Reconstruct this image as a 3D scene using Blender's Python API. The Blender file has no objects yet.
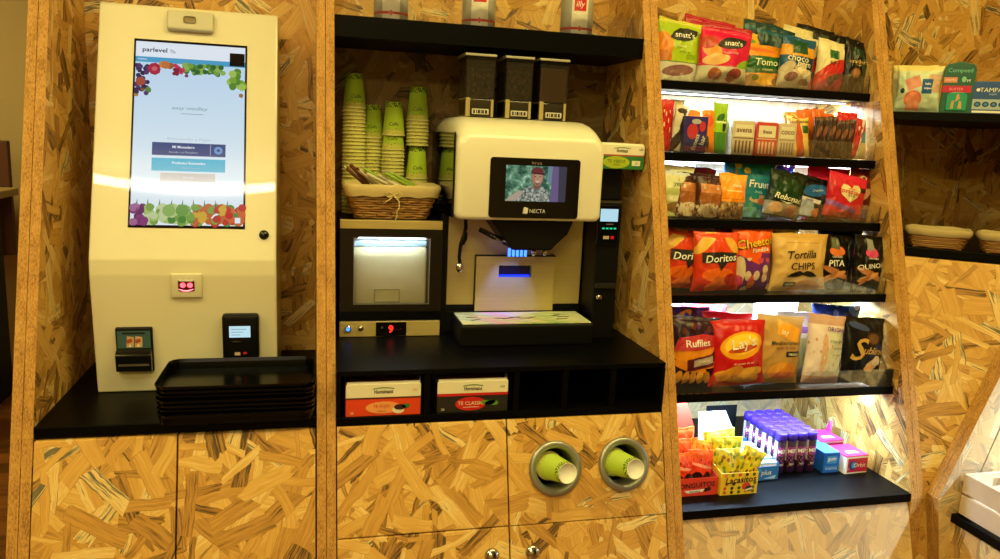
import bpy, bmesh, math, random
from mathutils import Vector, Matrix, noise
C = bpy.context.scene.collection
R = math.radians
rnd = random.Random(7)

# ------------------------------------------------------------------ colours and node helpers
def lin(c):
    if isinstance(c, str):
        c = c.lstrip('#'); c = [int(c[i:i+2], 16)/255 for i in (0, 2, 4)]
    return tuple(((x/12.92) if x <= .04045 else ((x+.055)/1.055)**2.4) for x in c[:3]) + (1.,)

class NT:
    """small wrapper to write node graphs tersely"""
    def __init__(s, name):
        s.m = bpy.data.materials.new(name); s.m.use_nodes = True
        s.t = s.m.node_tree; s.t.nodes.clear()
        s.out = s.n('ShaderNodeOutputMaterial')
    def n(s, typ, **kw):
        nd = s.t.nodes.new(typ)
        for k, v in kw.items(): setattr(nd, k, v)
        return nd
    def l(s, a, b): s.t.links.new(a, b)
    def put(s, sock, v):
        if hasattr(v, 'node'): s.l(v, sock)
        else: sock.default_value = v
    def math(s, op, a, b=None, c=None):
        nd = s.n('ShaderNodeMath', operation=op)
        s.put(nd.inputs[0], a)
        if b is not None: s.put(nd.inputs[1], b)
        if c is not None: s.put(nd.inputs[2], c)
        return nd.outputs[0]
    def vmath(s, op, a, b=None):
        nd = s.n('ShaderNodeVectorMath', operation=op)
        s.put(nd.inputs[0], a)
        if b is not None: s.put(nd.inputs[1], b)
        return nd.outputs['Value'] if op in ('LENGTH', 'DOT_PRODUCT') else nd.outputs[0]
    def mix(s, f, a, b, blend='MIX'):
        nd = s.n('ShaderNodeMix', data_type='RGBA', blend_type=blend)
        s.put(nd.inputs['Factor'], f); s.put(nd.inputs[6], a); s.put(nd.inputs[7], b)
        return nd.outputs[2]
    def ramp(s, f, stops, interp='LINEAR'):
        nd = s.n('ShaderNodeValToRGB'); e = nd.color_ramp.elements; nd.color_ramp.interpolation = interp
        while len(e) < len(stops): e.new(.5)
        for el, (p, c) in zip(e, stops): el.position = p; el.color = lin(c)
        s.put(nd.inputs[0], f); return nd.outputs[0]
    def sep(s, v):
        nd = s.n('ShaderNodeSeparateXYZ'); s.put(nd.inputs[0], v); return nd.outputs
    def comb(s, x, y, z=0.):
        nd = s.n('ShaderNodeCombineXYZ'); s.put(nd.inputs[0], x); s.put(nd.inputs[1], y); s.put(nd.inputs[2], z); return nd.outputs[0]
    def noise(s, v, scale, detail=2., rough=.5, dim='3D'):
        nd = s.n('ShaderNodeTexNoise', noise_dimensions=dim); s.put(nd.inputs['Vector'], v)
        nd.inputs['Scale'].default_value = scale; nd.inputs['Detail'].default_value = detail; nd.inputs['Roughness'].default_value = rough
        return nd.outputs[0]
    def bsdf(s, col, rough=.5, metal=0., coat=0., spec=.5, bump=None, bstr=.2, bdist=.001, coat_rough=.03):
        b = s.n('ShaderNodeBsdfPrincipled'); s.put(b.inputs['Base Color'], col); s.put(b.inputs['Roughness'], rough)
        b.inputs['Metallic'].default_value = metal; b.inputs['Coat Weight'].default_value = coat
        b.inputs['Coat Roughness'].default_value = coat_rough
        b.inputs['Specular IOR Level'].default_value = spec
        if bump is not None:
            bp = s.n('ShaderNodeBump'); bp.inputs['Strength'].default_value = bstr; bp.inputs['Distance'].default_value = bdist
            s.put(bp.inputs['Height'], bump); s.l(bp.outputs[0], b.inputs['Normal'])
        s.l(b.outputs[0], s.out.inputs[0]); return b

_M = {}
def mat(name, col, rough=.5, metal=0., coat=0., spec=.5, var=.04):
    if name in _M: return _M[name]
    t = NT(name); c = lin(col)
    tc = t.n('ShaderNodeTexCoord').outputs['Object']
    nz = t.noise(tc, 35., 3.)
    d = tuple(x*(1-var*3) for x in c[:3]) + (1.,)
    t.bsdf(t.mix(nz, c, d), rough, metal, coat, spec)
    _M[name] = t.m; return t.m
def emat(name, col, strength=1.):
    if name in _M: return _M[name]
    t = NT(name); e = t.n('ShaderNodeEmission'); e.inputs[0].default_value = lin(col); e.inputs[1].default_value = strength
    t.l(e.outputs[0], t.out.inputs[0]); _M[name] = t.m; return t.m
def smat(name, col, glow=.85, rough=.08):
    """a lit display pixel colour: emits, with a glossy glass surface over it"""
    if name in _M: return _M[name]
    t = NT(name); b = t.bsdf((.004, .004, .004, 1), rough)
    b.inputs['Emission Color'].default_value = lin(col); b.inputs['Emission Strength'].default_value = glow*1.25
    _M[name] = t.m; return t.m

def osb(name, axes, bright=1., seed=0., pale=0.):
    """oriented strand board: many thin overlapping wood flakes at random angles, in world metres"""
    if name in _M: return _M[name]
    t = NT(name)
    p = t.sep(t.n('ShaderNodeNewGeometry').outputs['Position'])
    u, v = p['XYZ'.index(axes[0])], p['XYZ'.index(axes[1])]
    uv0 = t.comb(u, v)
    wn = t.n('ShaderNodeTexNoise', noise_dimensions='2D'); t.l(uv0, wn.inputs['Vector']); wn.inputs['Scale'].default_value = 16.; wn.inputs['Detail'].default_value = 3.
    wv = t.vmath('MULTIPLY', t.vmath('SUBTRACT', wn.outputs['Color'], (.5, .5, .5)), (.012, .012, 0))
    uv = t.vmath('ADD', uv0, wv)
    stops = [(0., '#503e26'), (.06, '#85602f'), (.17, '#b1823e'), (.36, '#c8974a'), (.58, '#d3a455'), (.76, '#dcb468'), (.9, '#e9cd90'), (.955, '#a4936a'), (1., '#6c6450')]
    def grain(a, b, off, k): return t.noise(t.comb(t.math('MULTIPLY_ADD', a, 14., off), t.math('MULTIPLY', b, k)), 1., 3., .62, '2D')
    col = None
    for i, ang in enumerate((20., -38., 75.)):          # stretched cells, the flakes lying deepest
        ro = t.n('ShaderNodeVectorRotate', rotation_type='Z_AXIS'); t.l(t.vmath('ADD', uv, (2.1*i+seed, seed*.37, 0)), ro.inputs['Vector']); ro.inputs['Angle'].default_value = R(ang)
        q = t.sep(ro.outputs[0]); vo = t.n('ShaderNodeTexVoronoi', voronoi_dimensions='2D'); t.l(t.comb(t.math('MULTIPLY', q[0], 7.), t.math('MULTIPLY', q[1], 32.)), vo.inputs['Vector']); vo.inputs['Scale'].default_value = 1.
        r = t.sep(vo.outputs['Color']); g = grain(q[0], q[1], t.math('MULTIPLY', r[1], 30.), 260.)
        c = t.ramp(t.math('ADD', t.math('MULTIPLY_ADD', r[0], .62, .14), t.math('MULTIPLY_ADD', g, .8, -.4)), stops)
        if col is None: col = c
        else:
            mk = t.math('GREATER_THAN', r[2], .5); col = t.mix(mk, col, c)
    for i in range(10):
        q = t.vmath('ADD', uv, (3.7*i+seed, 1.9*i-seed*.7, 0.))
        vo = t.n('ShaderNodeTexVoronoi', voronoi_dimensions='2D', feature='F1')
        t.l(q, vo.inputs['Vector']); vo.inputs['Scale'].default_value = 5.4+.7*i
        loc = t.vmath('SUBTRACT', q, vo.outputs['Position'])
        r = t.sep(vo.outputs['Color'])
        ro = t.n('ShaderNodeVectorRotate', rotation_type='Z_AXIS'); t.l(loc, ro.inputs['Vector'])
        t.l(t.math('MULTIPLY', r[0], 6.283), ro.inputs['Angle'])
        s = t.sep(ro.outputs[0]); off = t.math('MULTIPLY', r[1], 40.)
        g = grain(s[0], s[1], off, 240.)
        pick = t.math('FRACT', t.math('MULTIPLY', r[2], 7.31))
        tone = t.math('ADD', t.math('MULTIPLY_ADD', pick, .92, .03), t.math('MULTIPLY_ADD', g, .74, -.37))
        c = t.ramp(tone, stops)
        aw = t.math('ABSOLUTE', s[1]); hw = t.math('MULTIPLY_ADD', r[1], .013, .004)
        end = t.math('MULTIPLY_ADD', t.noise(t.comb(off, t.math('MULTIPLY', s[1], 90.)), 1., 1., .5, '2D'), .03, t.math('ABSOLUTE', s[0]))
        mk = t.math('MULTIPLY', t.math('LESS_THAN', aw, hw), t.math('LESS_THAN', end, t.math('MULTIPLY_ADD', r[2], .05, .055)))
        rim = t.math('MULTIPLY', mk, t.math('GREATER_THAN', aw, t.math('SUBTRACT', hw, .0012)))  # flake edges darkened as thin painted shadow lines
        col = t.mix(mk, col, c); col = t.mix(t.math('MULTIPLY', rim, .28), col, lin('#6a4416'))
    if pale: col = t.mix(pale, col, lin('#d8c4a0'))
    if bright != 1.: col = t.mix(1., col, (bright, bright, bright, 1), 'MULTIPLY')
    t.bsdf(col, .5, 0, 0, .35)
    _M[name] = t.m; return t.m
def edgemat(name, axes):
    """sawn board edge: fine end-grain specks drawn out along the edge"""
    if name in _M: return _M[name]
    t = NT(name)
    p = t.sep(t.n('ShaderNodeNewGeometry').outputs['Position'])
    uv = t.comb(t.math('MULTIPLY', p['XYZ'.index(axes[0])], 1.), t.math('MULTIPLY', p[2], .35))
    a = t.noise(uv, 420., 3., .7); b = t.noise(uv, 60., 2., .6)
    tone = t.math('ADD', t.math('MULTIPLY', a, .75), t.math('MULTIPLY', b, .35))
    col = t.ramp(tone, [(.3, '#442c14'), (.42, '#8e622e'), (.54, '#b68644'), (.68, '#cc9c58'), (.85, '#dcb678')])
    t.bsdf(col, .7, 0, 0, .3, a, .4, .001)
    _M[name] = t.m; return t.m
def brushed(name, col, rough=.32):
    if name in _M: return _M[name]
    t = NT(name); p = t.sep(t.n('ShaderNodeTexCoord').outputs['Object'])
    g = t.noise(t.comb(t.math('MULTIPLY', p[0], 6.), t.math('MULTIPLY', p[1], 6.), t.math('MULTIPLY', p[2], 400.)), 1., 2.)
    c = lin(col)
    t.bsdf(t.mix(g, c, tuple(x*.8 for x in c[:3])+(1,)), rough, .35)
    _M[name] = t.m; return t.m
def clear(name, tint='#ffffff', haze=.06, gloss_rough=.02):
    """clear plastic sheet: see-through, with a fresnel gloss and a little haze"""
    if name in _M: return _M[name]
    t = NT(name)
    tr = t.n('ShaderNodeBsdfTransparent'); tr.inputs[0].default_value = lin(tint)
    gl = t.n('ShaderNodeBsdfGlossy'); gl.inputs['Roughness'].default_value = gloss_rough
    df = t.n('ShaderNodeBsdfDiffuse'); df.inputs[0].default_value = lin(tint)
    fr = t.n('ShaderNodeFresnel'); fr.inputs[0].default_value = 1.45
    m1 = t.n('ShaderNodeMixShader'); m1.inputs[0].default_value = haze; t.l(tr.outputs[0], m1.inputs[1]); t.l(df.outputs[0], m1.inputs[2])
    m2 = t.n('ShaderNodeMixShader'); t.l(fr.outputs[0], m2.inputs[0]); t.l(m1.outputs[0], m2.inputs[1]); t.l(gl.outputs[0], m2.inputs[2])
    t.l(m2.outputs[0], t.out.inputs[0]); _M[name] = t.m; return t.m
def design(name, base, items, rough=.30, spec=.32, coat=0.):
    """printed film: shapes laid out in the bag's own UV (0..1 across, 0..1 up)"""
    if name in _M: return _M[name]
    t = NT(name); uv = t.n('ShaderNodeTexCoord').outputs['UV']; s = t.sep(uv)
    col = lin(base)
    for it in items:
        k = it[0]
        if k in ('ell', 'rect', 'ring'):
            _, cx, cy, rx, ry, rot, c = it
            mp = t.n('ShaderNodeMapping', vector_type='TEXTURE'); t.l(uv, mp.inputs[0])
            mp.inputs['Location'].default_value = (cx, cy, 0); mp.inputs['Rotation'].default_value = (0, 0, R(rot)); mp.inputs['Scale'].default_value = (rx, ry, 1)
            if k == 'rect':
                q = t.sep(mp.outputs[0]); d = t.math('MAXIMUM', t.math('ABSOLUTE', q[0]), t.math('ABSOLUTE', q[1])); f = t.math('LESS_THAN', d, 1.)
            else:
                d = t.vmath('LENGTH', t.vmath('MULTIPLY', mp.outputs[0], (1, 1, 0))); f = t.math('LESS_THAN', d, 1.)
                if k == 'ring': f = t.math('MULTIPLY', f, t.math('GREATER_THAN', d, .82))
            col = t.mix(f, col, lin(c))
        elif k == 'band':           # between two heights
            _, v0, v1, c = it
            f = t.math('MULTIPLY', t.math('GREATER_THAN', s[1], v0), t.math('LESS_THAN', s[1], v1)); col = t.mix(f, col, lin(c))
        elif k == 'grad':           # printed blend rising from v0 to v1
            _, v0, v1, c = it
            mr = t.n('ShaderNodeMapRange'); t.l(s[1], mr.inputs[0]); mr.inputs[1].default_value = v0; mr.inputs[2].default_value = v1
            col = t.mix(mr.outputs[0], col, lin(c))
        elif k == 'dots':           # printed blobs of random tone
            _, sc, thr, v0, v1, cols = it
            vo = t.n('ShaderNodeTexVoronoi', voronoi_dimensions='2D'); t.l(uv, vo.inputs['Vector']); vo.inputs['Scale'].default_value = sc
            f = t.math('MULTIPLY', t.math('LESS_THAN', vo.outputs['Distance'], thr), t.math('MULTIPLY', t.math('GREATER_THAN', s[1], v0), t.math('LESS_THAN', s[1], v1)))
            c = t.ramp(t.sep(vo.outputs['Color'])[0], [(i/len(cols), cc) for i, cc in enumerate(cols)], 'CONSTANT')
            col = t.mix(f, col, c)
    t.bsdf(col, rough, 0, coat, spec); _M[name] = t.m; return t.m

# ------------------------------------------------------------------ mesh builder
_TXT = {}
def text_mesh(body, shear=0., fat=0.):
    key = (body, shear, fat)
    if key in _TXT: return _TXT[key]
    cu = bpy.data.curves.new('lettering', 'FONT'); cu.body = body; cu.align_x = 'CENTER'; cu.align_y = 'CENTER'
    cu.shear = shear; cu.offset = fat; cu.resolution_u = 2
    o = bpy.data.objects.new('lettering', cu); C.objects.link(o)
    dg = bpy.context.evaluated_depsgraph_get(); me = o.evaluated_get(dg).to_mesh()
    vs = [(v.co.x, v.co.y) for v in me.vertices]; fs = [tuple(p.vertices) for p in me.polygons]
    o.evaluated_get(dg).to_mesh_clear(); bpy.data.objects.remove(o); bpy.data.curves.remove(cu)
    xs = [a for a, b in vs]; ys = [b for a, b in vs]
    cx, cy = (max(xs)+min(xs))/2, (max(ys)+min(ys))/2; w, h = max(xs)-min(xs), max(ys)-min(ys)
    _TXT[key] = ([(a-cx, b-cy) for a, b in vs], fs, w, h); return _TXT[key]

class MB:
    def __init__(s): s.v = []; s.f = []; s.mi = []; s.sm = []; s.uv = []; s.mats = []; s.M = Matrix()
    def mid(s, m):
        if m not in s.mats: s.mats.append(m)
        return s.mats.index(m)
    def add(s, vs, fs, m, smooth=False, uvs=None):
        b = len(s.v); s.v += [tuple(s.M @ Vector(p)) for p in vs]; k = s.mid(m)
        for f in fs: s.f.append(tuple(b+i for i in f)); s.mi.append(k); s.sm.append(smooth); s.uv.append([uvs[i] for i in f] if uvs else None)
    def bm(s, bm, m, smooth=False):
        bm.verts.index_update(); s.add([tuple(v.co) for v in bm.verts], [tuple(v.index for v in f.verts) for f in bm.faces], m, smooth); bm.free()
    def box(s, x0, x1, y0, y1, z0, z1, m, bev=0., seg=2, skew=None):
        bm = bmesh.new(); bmesh.ops.create_cube(bm, size=1)
        for v in bm.verts: v.co = ((x0+x1)/2+v.co.x*(x1-x0), (y0+y1)/2+v.co.y*(y1-y0), (z0+z1)/2+v.co.z*(z1-z0))
        if skew:
            for v in bm.verts: v.co = skew(v.co)
        if bev: bmesh.ops.bevel(bm, geom=bm.edges[:], offset=bev, segments=seg, profile=.5, affect='EDGES')
        s.bm(bm, m, bool(bev) and seg > 2)
        return s
    def prism(s, pts, ax, a, b, m, bev=0., seg=2, smooth=False):
        """polygon in the plane normal to ax ('X': (y,z), 'Y': (x,z), 'Z': (x,y)) swept from a to b"""
        P = {'X': lambda p, t: (t, p[0], p[1]), 'Y': lambda p, t: (p[0], t, p[1]), 'Z': lambda p, t: (p[0], p[1], t)}[ax]
        bm = bmesh.new(); A = [bm.verts.new(P(p, a)) for p in pts]; B = [bm.verts.new(P(p, b)) for p in pts]; n = len(pts)
        bm.faces.new(A); bm.faces.new(B[::-1])
        for i in range(n): bm.faces.new((A[i], B[i], B[(i+1) % n], A[(i+1) % n]))
        bmesh.ops.recalc_face_normals(bm, faces=bm.faces[:])
        if bev: bmesh.ops.bevel(bm, geom=bm.edges[:], offset=bev, segments=seg, profile=.5, affect='EDGES')
        s.bm(bm, m, smooth); return s
    def lathe(s, prof, m, n=24, smooth=True, o=(0, 0, 0), ax='Z', mats=None, sweep=None):
        vs = []; fs = []; fm = []
        for (r, z) in prof:
            for i in range(n):
                a = 2*math.pi*i/n; x, y = r*math.cos(a), r*math.sin(a)
                p = {'Z': (x, y, z), 'Y': (x, z, y), 'X': (z, x, y)}[ax]; vs.append((p[0]+o[0], p[1]+o[1], p[2]+o[2]))
        for j in range(len(prof)-1):
            fs = [(j*n+i, j*n+(i+1) % n, (j+1)*n+(i+1) % n, (j+1)*n+i) for i in range(n)]
            if ax == 'Y': fs = [f[::-1] for f in fs]
            b = len(s.v)
            if j == 0: base = b; s.v += [tuple(s.M @ Vector(p)) for p in vs]
            k = s.mid(mats[j] if mats else m)
            for f in fs: s.f.append(tuple(base+q for q in f)); s.mi.append(k); s.sm.append(smooth); s.uv.append(None)
        return s
    def disc(s, c, r, m, ax='Y', n=20, sx=1., sz=1.):
        vs = []
        for i in range(n):
            a = 2*math.pi*i/n; x, z = r*sx*math.cos(a), r*sz*math.sin(a)
            vs.append({'Y': (c[0]+x, c[1], c[2]+z), 'Z': (c[0]+x, c[1]+z, c[2]), 'X': (c[0], c[1]+x, c[2]+z)}[ax])
        s.add(vs, [tuple(range(n))], m); return s
    def tube(s, pts, r, m, n=8, cap=True, closed=False):
        pts = [Vector(p) for p in pts]; N = len(pts); vs = []; prev = None
        rr = r if isinstance(r, (list, tuple)) else [r]*N
        for i, p in enumerate(pts):
            d = (pts[(i+1) % N]-pts[i-1]) if closed else (pts[min(i+1, N-1)]-pts[max(i-1, 0)])
            d.normalize()
            a = prev if prev is not None else (Vector((0, 0, 1)) if abs(d.z) < .9 else Vector((1, 0, 0)))
            a = (a-d*a.dot(d)).normalized(); prev = a; b = d.cross(a)
            for k in range(n):
                t = 2*math.pi*k/n; vs.append(tuple(p+(a*math.cos(t)+b*math.sin(t))*rr[i]))
        fs = []
        for i in range(N if closed else N-1):
            j = (i+1) % N
            for k in range(n): fs.append((i*n+k, i*n+(k+1) % n, j*n+(k+1) % n, j*n+k))
        if cap and not closed: fs += [tuple(range(n))[::-1], tuple((N-1)*n+k for k in range(n))]
        s.add(vs, fs, m, True); return s
    def poly(s, pts, m, off=0.):
        s.add([(p[0], -off, p[1]) if len(p) == 2 else p for p in pts], [tuple(range(len(pts)))], m); return s
    def text(s, body, size, m, at=(0, 0), fn=None, rot=0., shear=0., fat=0., off=.0008, width=None, ysc=1.):
        """lettering in the local XZ plane facing -Y, or carried onto a surface by fn(x, z)"""
        vs, fs, w, h = text_mesh(body, shear, fat); k = size/h; kx = k
        if width: kx = width/w
        ca, sa = math.cos(R(rot)), math.sin(R(rot)); out = []
        for a, b in vs:
            x, z = a*kx, b*k*ysc; x, z = x*ca-z*sa+at[0], x*sa+z*ca+at[1]
            if fn: p = fn(x, z); out.append((p[0], p[1]-off, p[2]))
            else: out.append((x, -off, z))
        s.add(out, fs, m); return s
    def build(s, name, parent=None, loc=None, rot=None):
        me = bpy.data.meshes.new(name); me.from_pydata(s.v, [], s.f)
        for m in s.mats: me.materials.append(m)
        me.polygons.foreach_set('material_index', s.mi); me.polygons.foreach_set('use_smooth', s.sm)
        if any(u for u in s.uv):
            L = me.uv_layers.new(name='UVMap'); i = 0
            for u in s.uv:
                pass
            for p, u in zip(me.polygons, s.uv):
                for q, li in enumerate(p.loop_indices): L.data[li].uv = u[q] if u else (.5, .5)
        me.update()
        o = bpy.data.objects.new(name, me); C.objects.link(o)
        if parent: o.parent = parent
        if loc: o.location = loc
        if rot: o.rotation_euler = rot
        return o
def tag(o, label, cat, group=None):
    o['label'] = label; o['category'] = cat
    if group: o['group'] = group
    return o
def thing(name, label, cat, loc=(0, 0, 0), rot=(0, 0, 0), group=None):
    o = bpy.data.objects.new(name, None); o.empty_display_size = .02; C.objects.link(o)
    o.location = loc; o.rotation_euler = rot; return tag(o, label, cat, group)
def struct(o): o['kind'] = 'structure'; return o
def dup(src, label, loc=None, rot=None, group=None, scale=None):
    c = src.copy(); C.objects.link(c)
    if loc is not None: c.location = loc
    if rot is not None: c.rotation_euler = rot
    if scale is not None: c.scale = scale
    c['label'] = label
    if group: c['group'] = group
    for ch in list(src.children):
        d = ch.copy(); C.objects.link(d); d.parent = c
        for g in list(ch.children):
            e = g.copy(); C.objects.link(e); e.parent = d
    return c
ORD = 'first second third fourth fifth sixth seventh eighth ninth tenth eleventh twelfth thirteenth fourteenth fifteenth sixteenth seventeenth eighteenth nineteenth twentieth'.split()
ORD += ['twenty-'+w for w in ORD[:9]] + ['thirtieth'] + ['thirty-'+w for w in ORD[:9]]

# ------------------------------------------------------------------ shared materials
OSB_XZ = osb('osb_board_front', 'XZ'); OSB_YZ = osb('osb_board_side', 'YZ', seed=5.); OSB_W = osb('osb_board_wall', 'XZ', seed=2.3)
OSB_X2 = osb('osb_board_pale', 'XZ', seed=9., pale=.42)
EDGE_X = edgemat('board_edge_grain', 'XY'); EDGE_Y = edgemat('board_edge_grain_side', 'YX')
BLACK = mat('black_laminate', '#040405', .42, spec=.09); BLACKG = mat('gloss_black_plastic', '#08080a', .12); BLACKM = mat('matt_black_plastic', '#070708', .5, spec=.2)
GLASSB = mat('black_glass', '#050506', .05)
STEEL = brushed('brushed_steel', '#ccb878', .5); CHROME = mat('chrome', '#c8c8c8', .15, 1.); DSTEEL = mat('dark_steel', '#a2a29c', .36, .7)
CREAM = mat('cream_powder_coat', '#dfd9be', .38, coat=.8, var=.01); CREAM2 = mat('cream_gloss_plastic', '#e8e4d0', .28, coat=.4, var=.01)
PLEXI = clear('clear_acrylic', haze=.012); CLEARH = clear('smoked_hopper_plastic', '#cfc6b0', .03, .05)
WHITE = mat('white_print', '#f2f0ea', .5); INK = mat('black_ink', '#15130f', .5); RED = mat('red_print', '#c8201c', .45); GOLD = mat('gold_print', '#c9a04a', .4)
YELLOW = mat('yellow_print', '#f2c51e', .45); GREEN = mat('green_print', '#2f7d34', .45); CREAMP = mat('cream_print', '#ece6d0', .5); NAVY = mat('navy_print', '#1f2f66', .45)
LEDW = emat('led_diffuser', '#e8eeff', 14.)

K = .305
def fy(z): return K*(z-.95)                 # the leaning front line of the uprights

# lamp powers: three ceiling lamps, fridge light, blue cup light, shelf strips, right strip, room glow, added far left fill, added frontal fill
LP = [25, 22, 14, 2.2, 1.3, 13., 14., .03, 36, 60]; EXPOSURE = -.27

# ------------------------------------------------------------------ the room
PAINT = mat('warm_wall_paint', '#cdb48a', .8, var=.01); WOODB = mat('brown_wood_panel', '#5a3020', .6)
def floor_mat():
    t = NT('wood_floor'); p = t.n('ShaderNodeNewGeometry').outputs['Position']; s = t.sep(p)
    row = t.math('FLOOR', t.math('MULTIPLY', s[1], 9.))
    br = t.n('ShaderNodeTexWhiteNoise', noise_dimensions='1D'); t.l(row, br.inputs['W'])
    g = t.noise(t.comb(t.math('MULTIPLY', s[0], 3.), t.math('MULTIPLY', s[1], 60.), br.outputs[0]), 1., 4., .6)
    c = t.ramp(t.math('ADD', t.math('MULTIPLY', g, .7), t.math('MULTIPLY', br.outputs[0], .3)), [(.2, '#4a2a12'), (.5, '#7a4820'), (.8, '#a2672f')])
    t.bsdf(c, .35); return t.m
b = MB(); b.box(-4, 2, -4, 4, -.1, 0, floor_mat()); struct(b.build('floor'))
b = MB(); b.box(-4, 2, -4, 4, 2.8, 2.9, mat('ceiling_paint', '#d8c8a4', .9)); struct(b.build('ceiling'))
b = MB(); b.box(-.591, 1.95, .48, .53, 0, 2.8, OSB_W); struct(b.build('wall_back'))
b = MB(); b.box(.7195, 1.3098, .462, .4798, 0., 1.66, osb('osb_board_led_washed', 'XZ', seed=4., pale=.45)); tag(b.build('back_board'), 'added chipboard back behind the snack shelves, paled to imitate the strip light', 'panel')  # extra board, its paleness painted in for the strip light's wash
b = MB(); b.box(1.85, 1.95, -1.2, .48, 0, 2.8, OSB_YZ); struct(b.build('wall_right'))
b = MB(); b.box(-4, -.5, 3.6, 3.7, 0, 2.8, PAINT); struct(b.build('wall_far'))
b = MB(); b.box(-4.1, -4, -4, 4, 0, 2.8, PAINT); struct(b.build('wall_left'))
b = MB(); b.box(-4, 2, -4.1, -4, 0, 2.8, PAINT); struct(b.build('wall_front'))
b = MB(); b.box(-.0178, .6822, .466, .4798, 1.042, 1.698, osb('osb_board_dark', 'XZ', bright=.27, seed=6.)); tag(b.build('back_board'), 'dark chipboard back behind the coffee machine', 'panel')  # flake colours multiplied down to a darker tone

# what shows past the left edge of the unit: a high table against a wood bench back
t = thing('bench_back', 'brown wooden backrest panel standing against the beige far wall', 'panel', (-2.0, 3.22, 0))
b = MB(); b.box(-1.2, .36, -.02, .02, .75, 1.37, WOODB, .006); b.build('panel_board', t)
b = MB()
for x in (-1.1, .26): b.box(x-.03, x+.03, -.02, .02, 0, .75, WOODB, .004)
b.build('support_post', t)
t = thing('bar_table', 'pale topped high table seen past the left end of the wooden unit', 'table', (-1.95, 2.9, 0))
b = MB(); b.box(-.7, .36, -.27, .27, 1.085, 1.125, mat('pale_table_top', '#c9a878', .4), .006); b.build('tabletop', t)
for x in (-.6, .26):
    b = MB(); b.box(x-.03, x+.03, -.2, .2, 0, 1.085, BLACKM, .004); b.build('leg', t)
t = thing('bar_stool', 'dark bentwood stool drawn up to the pale high table', 'stool', (-1.78, 2.35, 0))
b = MB(); b.lathe([(0, .70), (.17, .70), (.18, .715), (.17, .73), (0, .735)], mat('dark_stool_wood', '#2a1a10', .45)); b.build('seat', t)
for a in (45, 135, 225, 315):
    b = MB(); ca, sa = math.cos(R(a)), math.sin(R(a)); b.tube([(.12*ca, .12*sa, .70), (.17*ca, .17*sa, .35), (.2*ca, .2*sa, 0)], .014, mat('dark_stool_wood', '#2a1a10')); b.build('leg', t)
b = MB(); b.tube([(.175*math.cos(R(a)), .175*math.sin(R(a)), .3) for a in range(0, 360, 20)], .008, DSTEEL, closed=True); b.build('foot_ring', t)

# ceiling lamps, some added as unseen fill
def panel_lamp(x, y, w, d, label, power, col=(1, .76, .46)):
    t = thing('ceiling_or_fill_lamp', label, 'lamp', (x, y, 2.8), group='square ceiling lamps and added fill lamps')
    b = MB()
    for (x0, x1, y0, y1) in ((-w/2-.03, -w/2, -d/2-.03, d/2+.03), (w/2, w/2+.03, -d/2-.03, d/2+.03), (-w/2, w/2, -d/2-.03, -d/2), (-w/2, w/2, d/2, d/2+.03)):
        b.box(x0, x1, y0, y1, -.03, 0, CREAM2)
    b.build('frame', t)
    b = MB(); b.box(-w/2, w/2, -d/2, d/2, -.02, 0, emat('warm_diffuser', '#ffd9a0', 3.)); b.build('diffuser', t)
    L = bpy.data.lights.new('lamp_light', 'AREA'); L.shape = 'RECTANGLE'; L.size = w; L.size_y = d; L.energy = power; L.color = col
    o = bpy.data.objects.new('lamp_light', L); C.objects.link(o); o.parent = t; o.location = (0, 0, -.035)
WARM = (1., .855, .235)
panel_lamp(-1.35, -.70, .9, .5, 'square ceiling lamp above and to the left of the kiosk', LP[0], WARM)
panel_lamp(.50, -.80, .9, .5, 'square ceiling lamp over the middle of the floor', LP[1], WARM)
panel_lamp(1.4, -.70, .6, .5, 'square ceiling lamp close to the right wall', LP[2], WARM)
panel_lamp(-.6, -3.1, .9, .6, 'added unseen fill lamp lighting the unit from across the room', LP[9], WARM)  # added behind the camera as frontal fill and for steel reflections
panel_lamp(-2.3, 1.9, .9, .6, 'added unseen fill lamp brightening the far wall behind the high table', LP[8], WARM)  # added out of view to lift the beige far wall
t = thing('pendant_lamp', 'slim curved tube lamp hanging from the ceiling in front of the unit', 'lamp', (-.6, -.3, 2.7))
arc = [(1.4*math.cos(R(a)), 1.4*math.sin(R(a)), 0) for a in range(243, 296, 4)]
b = MB(); b.tube(arc, .021, emat('tube_lamp_glow', '#fff0d4', 42.), 12); b.build('glowing_tube', t)
for i in (1, len(arc)-2):
    b = MB(); b.tube([arc[i], (arc[i][0], arc[i][1], .1)], .003, DSTEEL, 6); b.build('hanging_rod', t)

# ------------------------------------------------------------------ uprights
def rim_prism(b, pts, x0, x1, side, rim):
    n = len(pts)
    b.add([(x0, y, z) for y, z in pts], [tuple(range(n))], side); b.add([(x1, y, z) for y, z in pts], [tuple(range(n))[::-1]], side)
    for i in range(n):
        p, q = pts[i], pts[(i+1) % n]
        b.add([(x0, p[0], p[1]), (x1, p[0], p[1]), (x1, q[0], q[1]), (x0, q[0], q[1])], [(0, 1, 2, 3)], rim)
def upright(x, label, prof):
    t = thing('upright_panel', label, 'panel', (x, 0, 0), group='leaning board uprights')
    for k in (0, 1):
        b = MB(); rim_prism(b, prof, k*.0187, k*.0187+.0176, OSB_YZ, EDGE_X); b.build('board', t)
PROF = [(fy(2.3), 2.3), (.479, 2.3), (.479, 0), (fy(0), 0)]
upright(-.591, 'leftmost leaning chipboard upright, beside the white kiosk', PROF)
upright(-.0546, 'leaning chipboard upright between the kiosk and the coffee machine bay', PROF)
upright(.6825, 'leaning chipboard upright between the coffee bay and the lit snack shelves', PROF)
upright(1.3104, 'chipboard upright at the right end of the lit snack shelves', [(fy(2.3), 2.3), (.479, 2.3), (.479, 0), (-.073, 0), (-.073, .71)])
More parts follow.
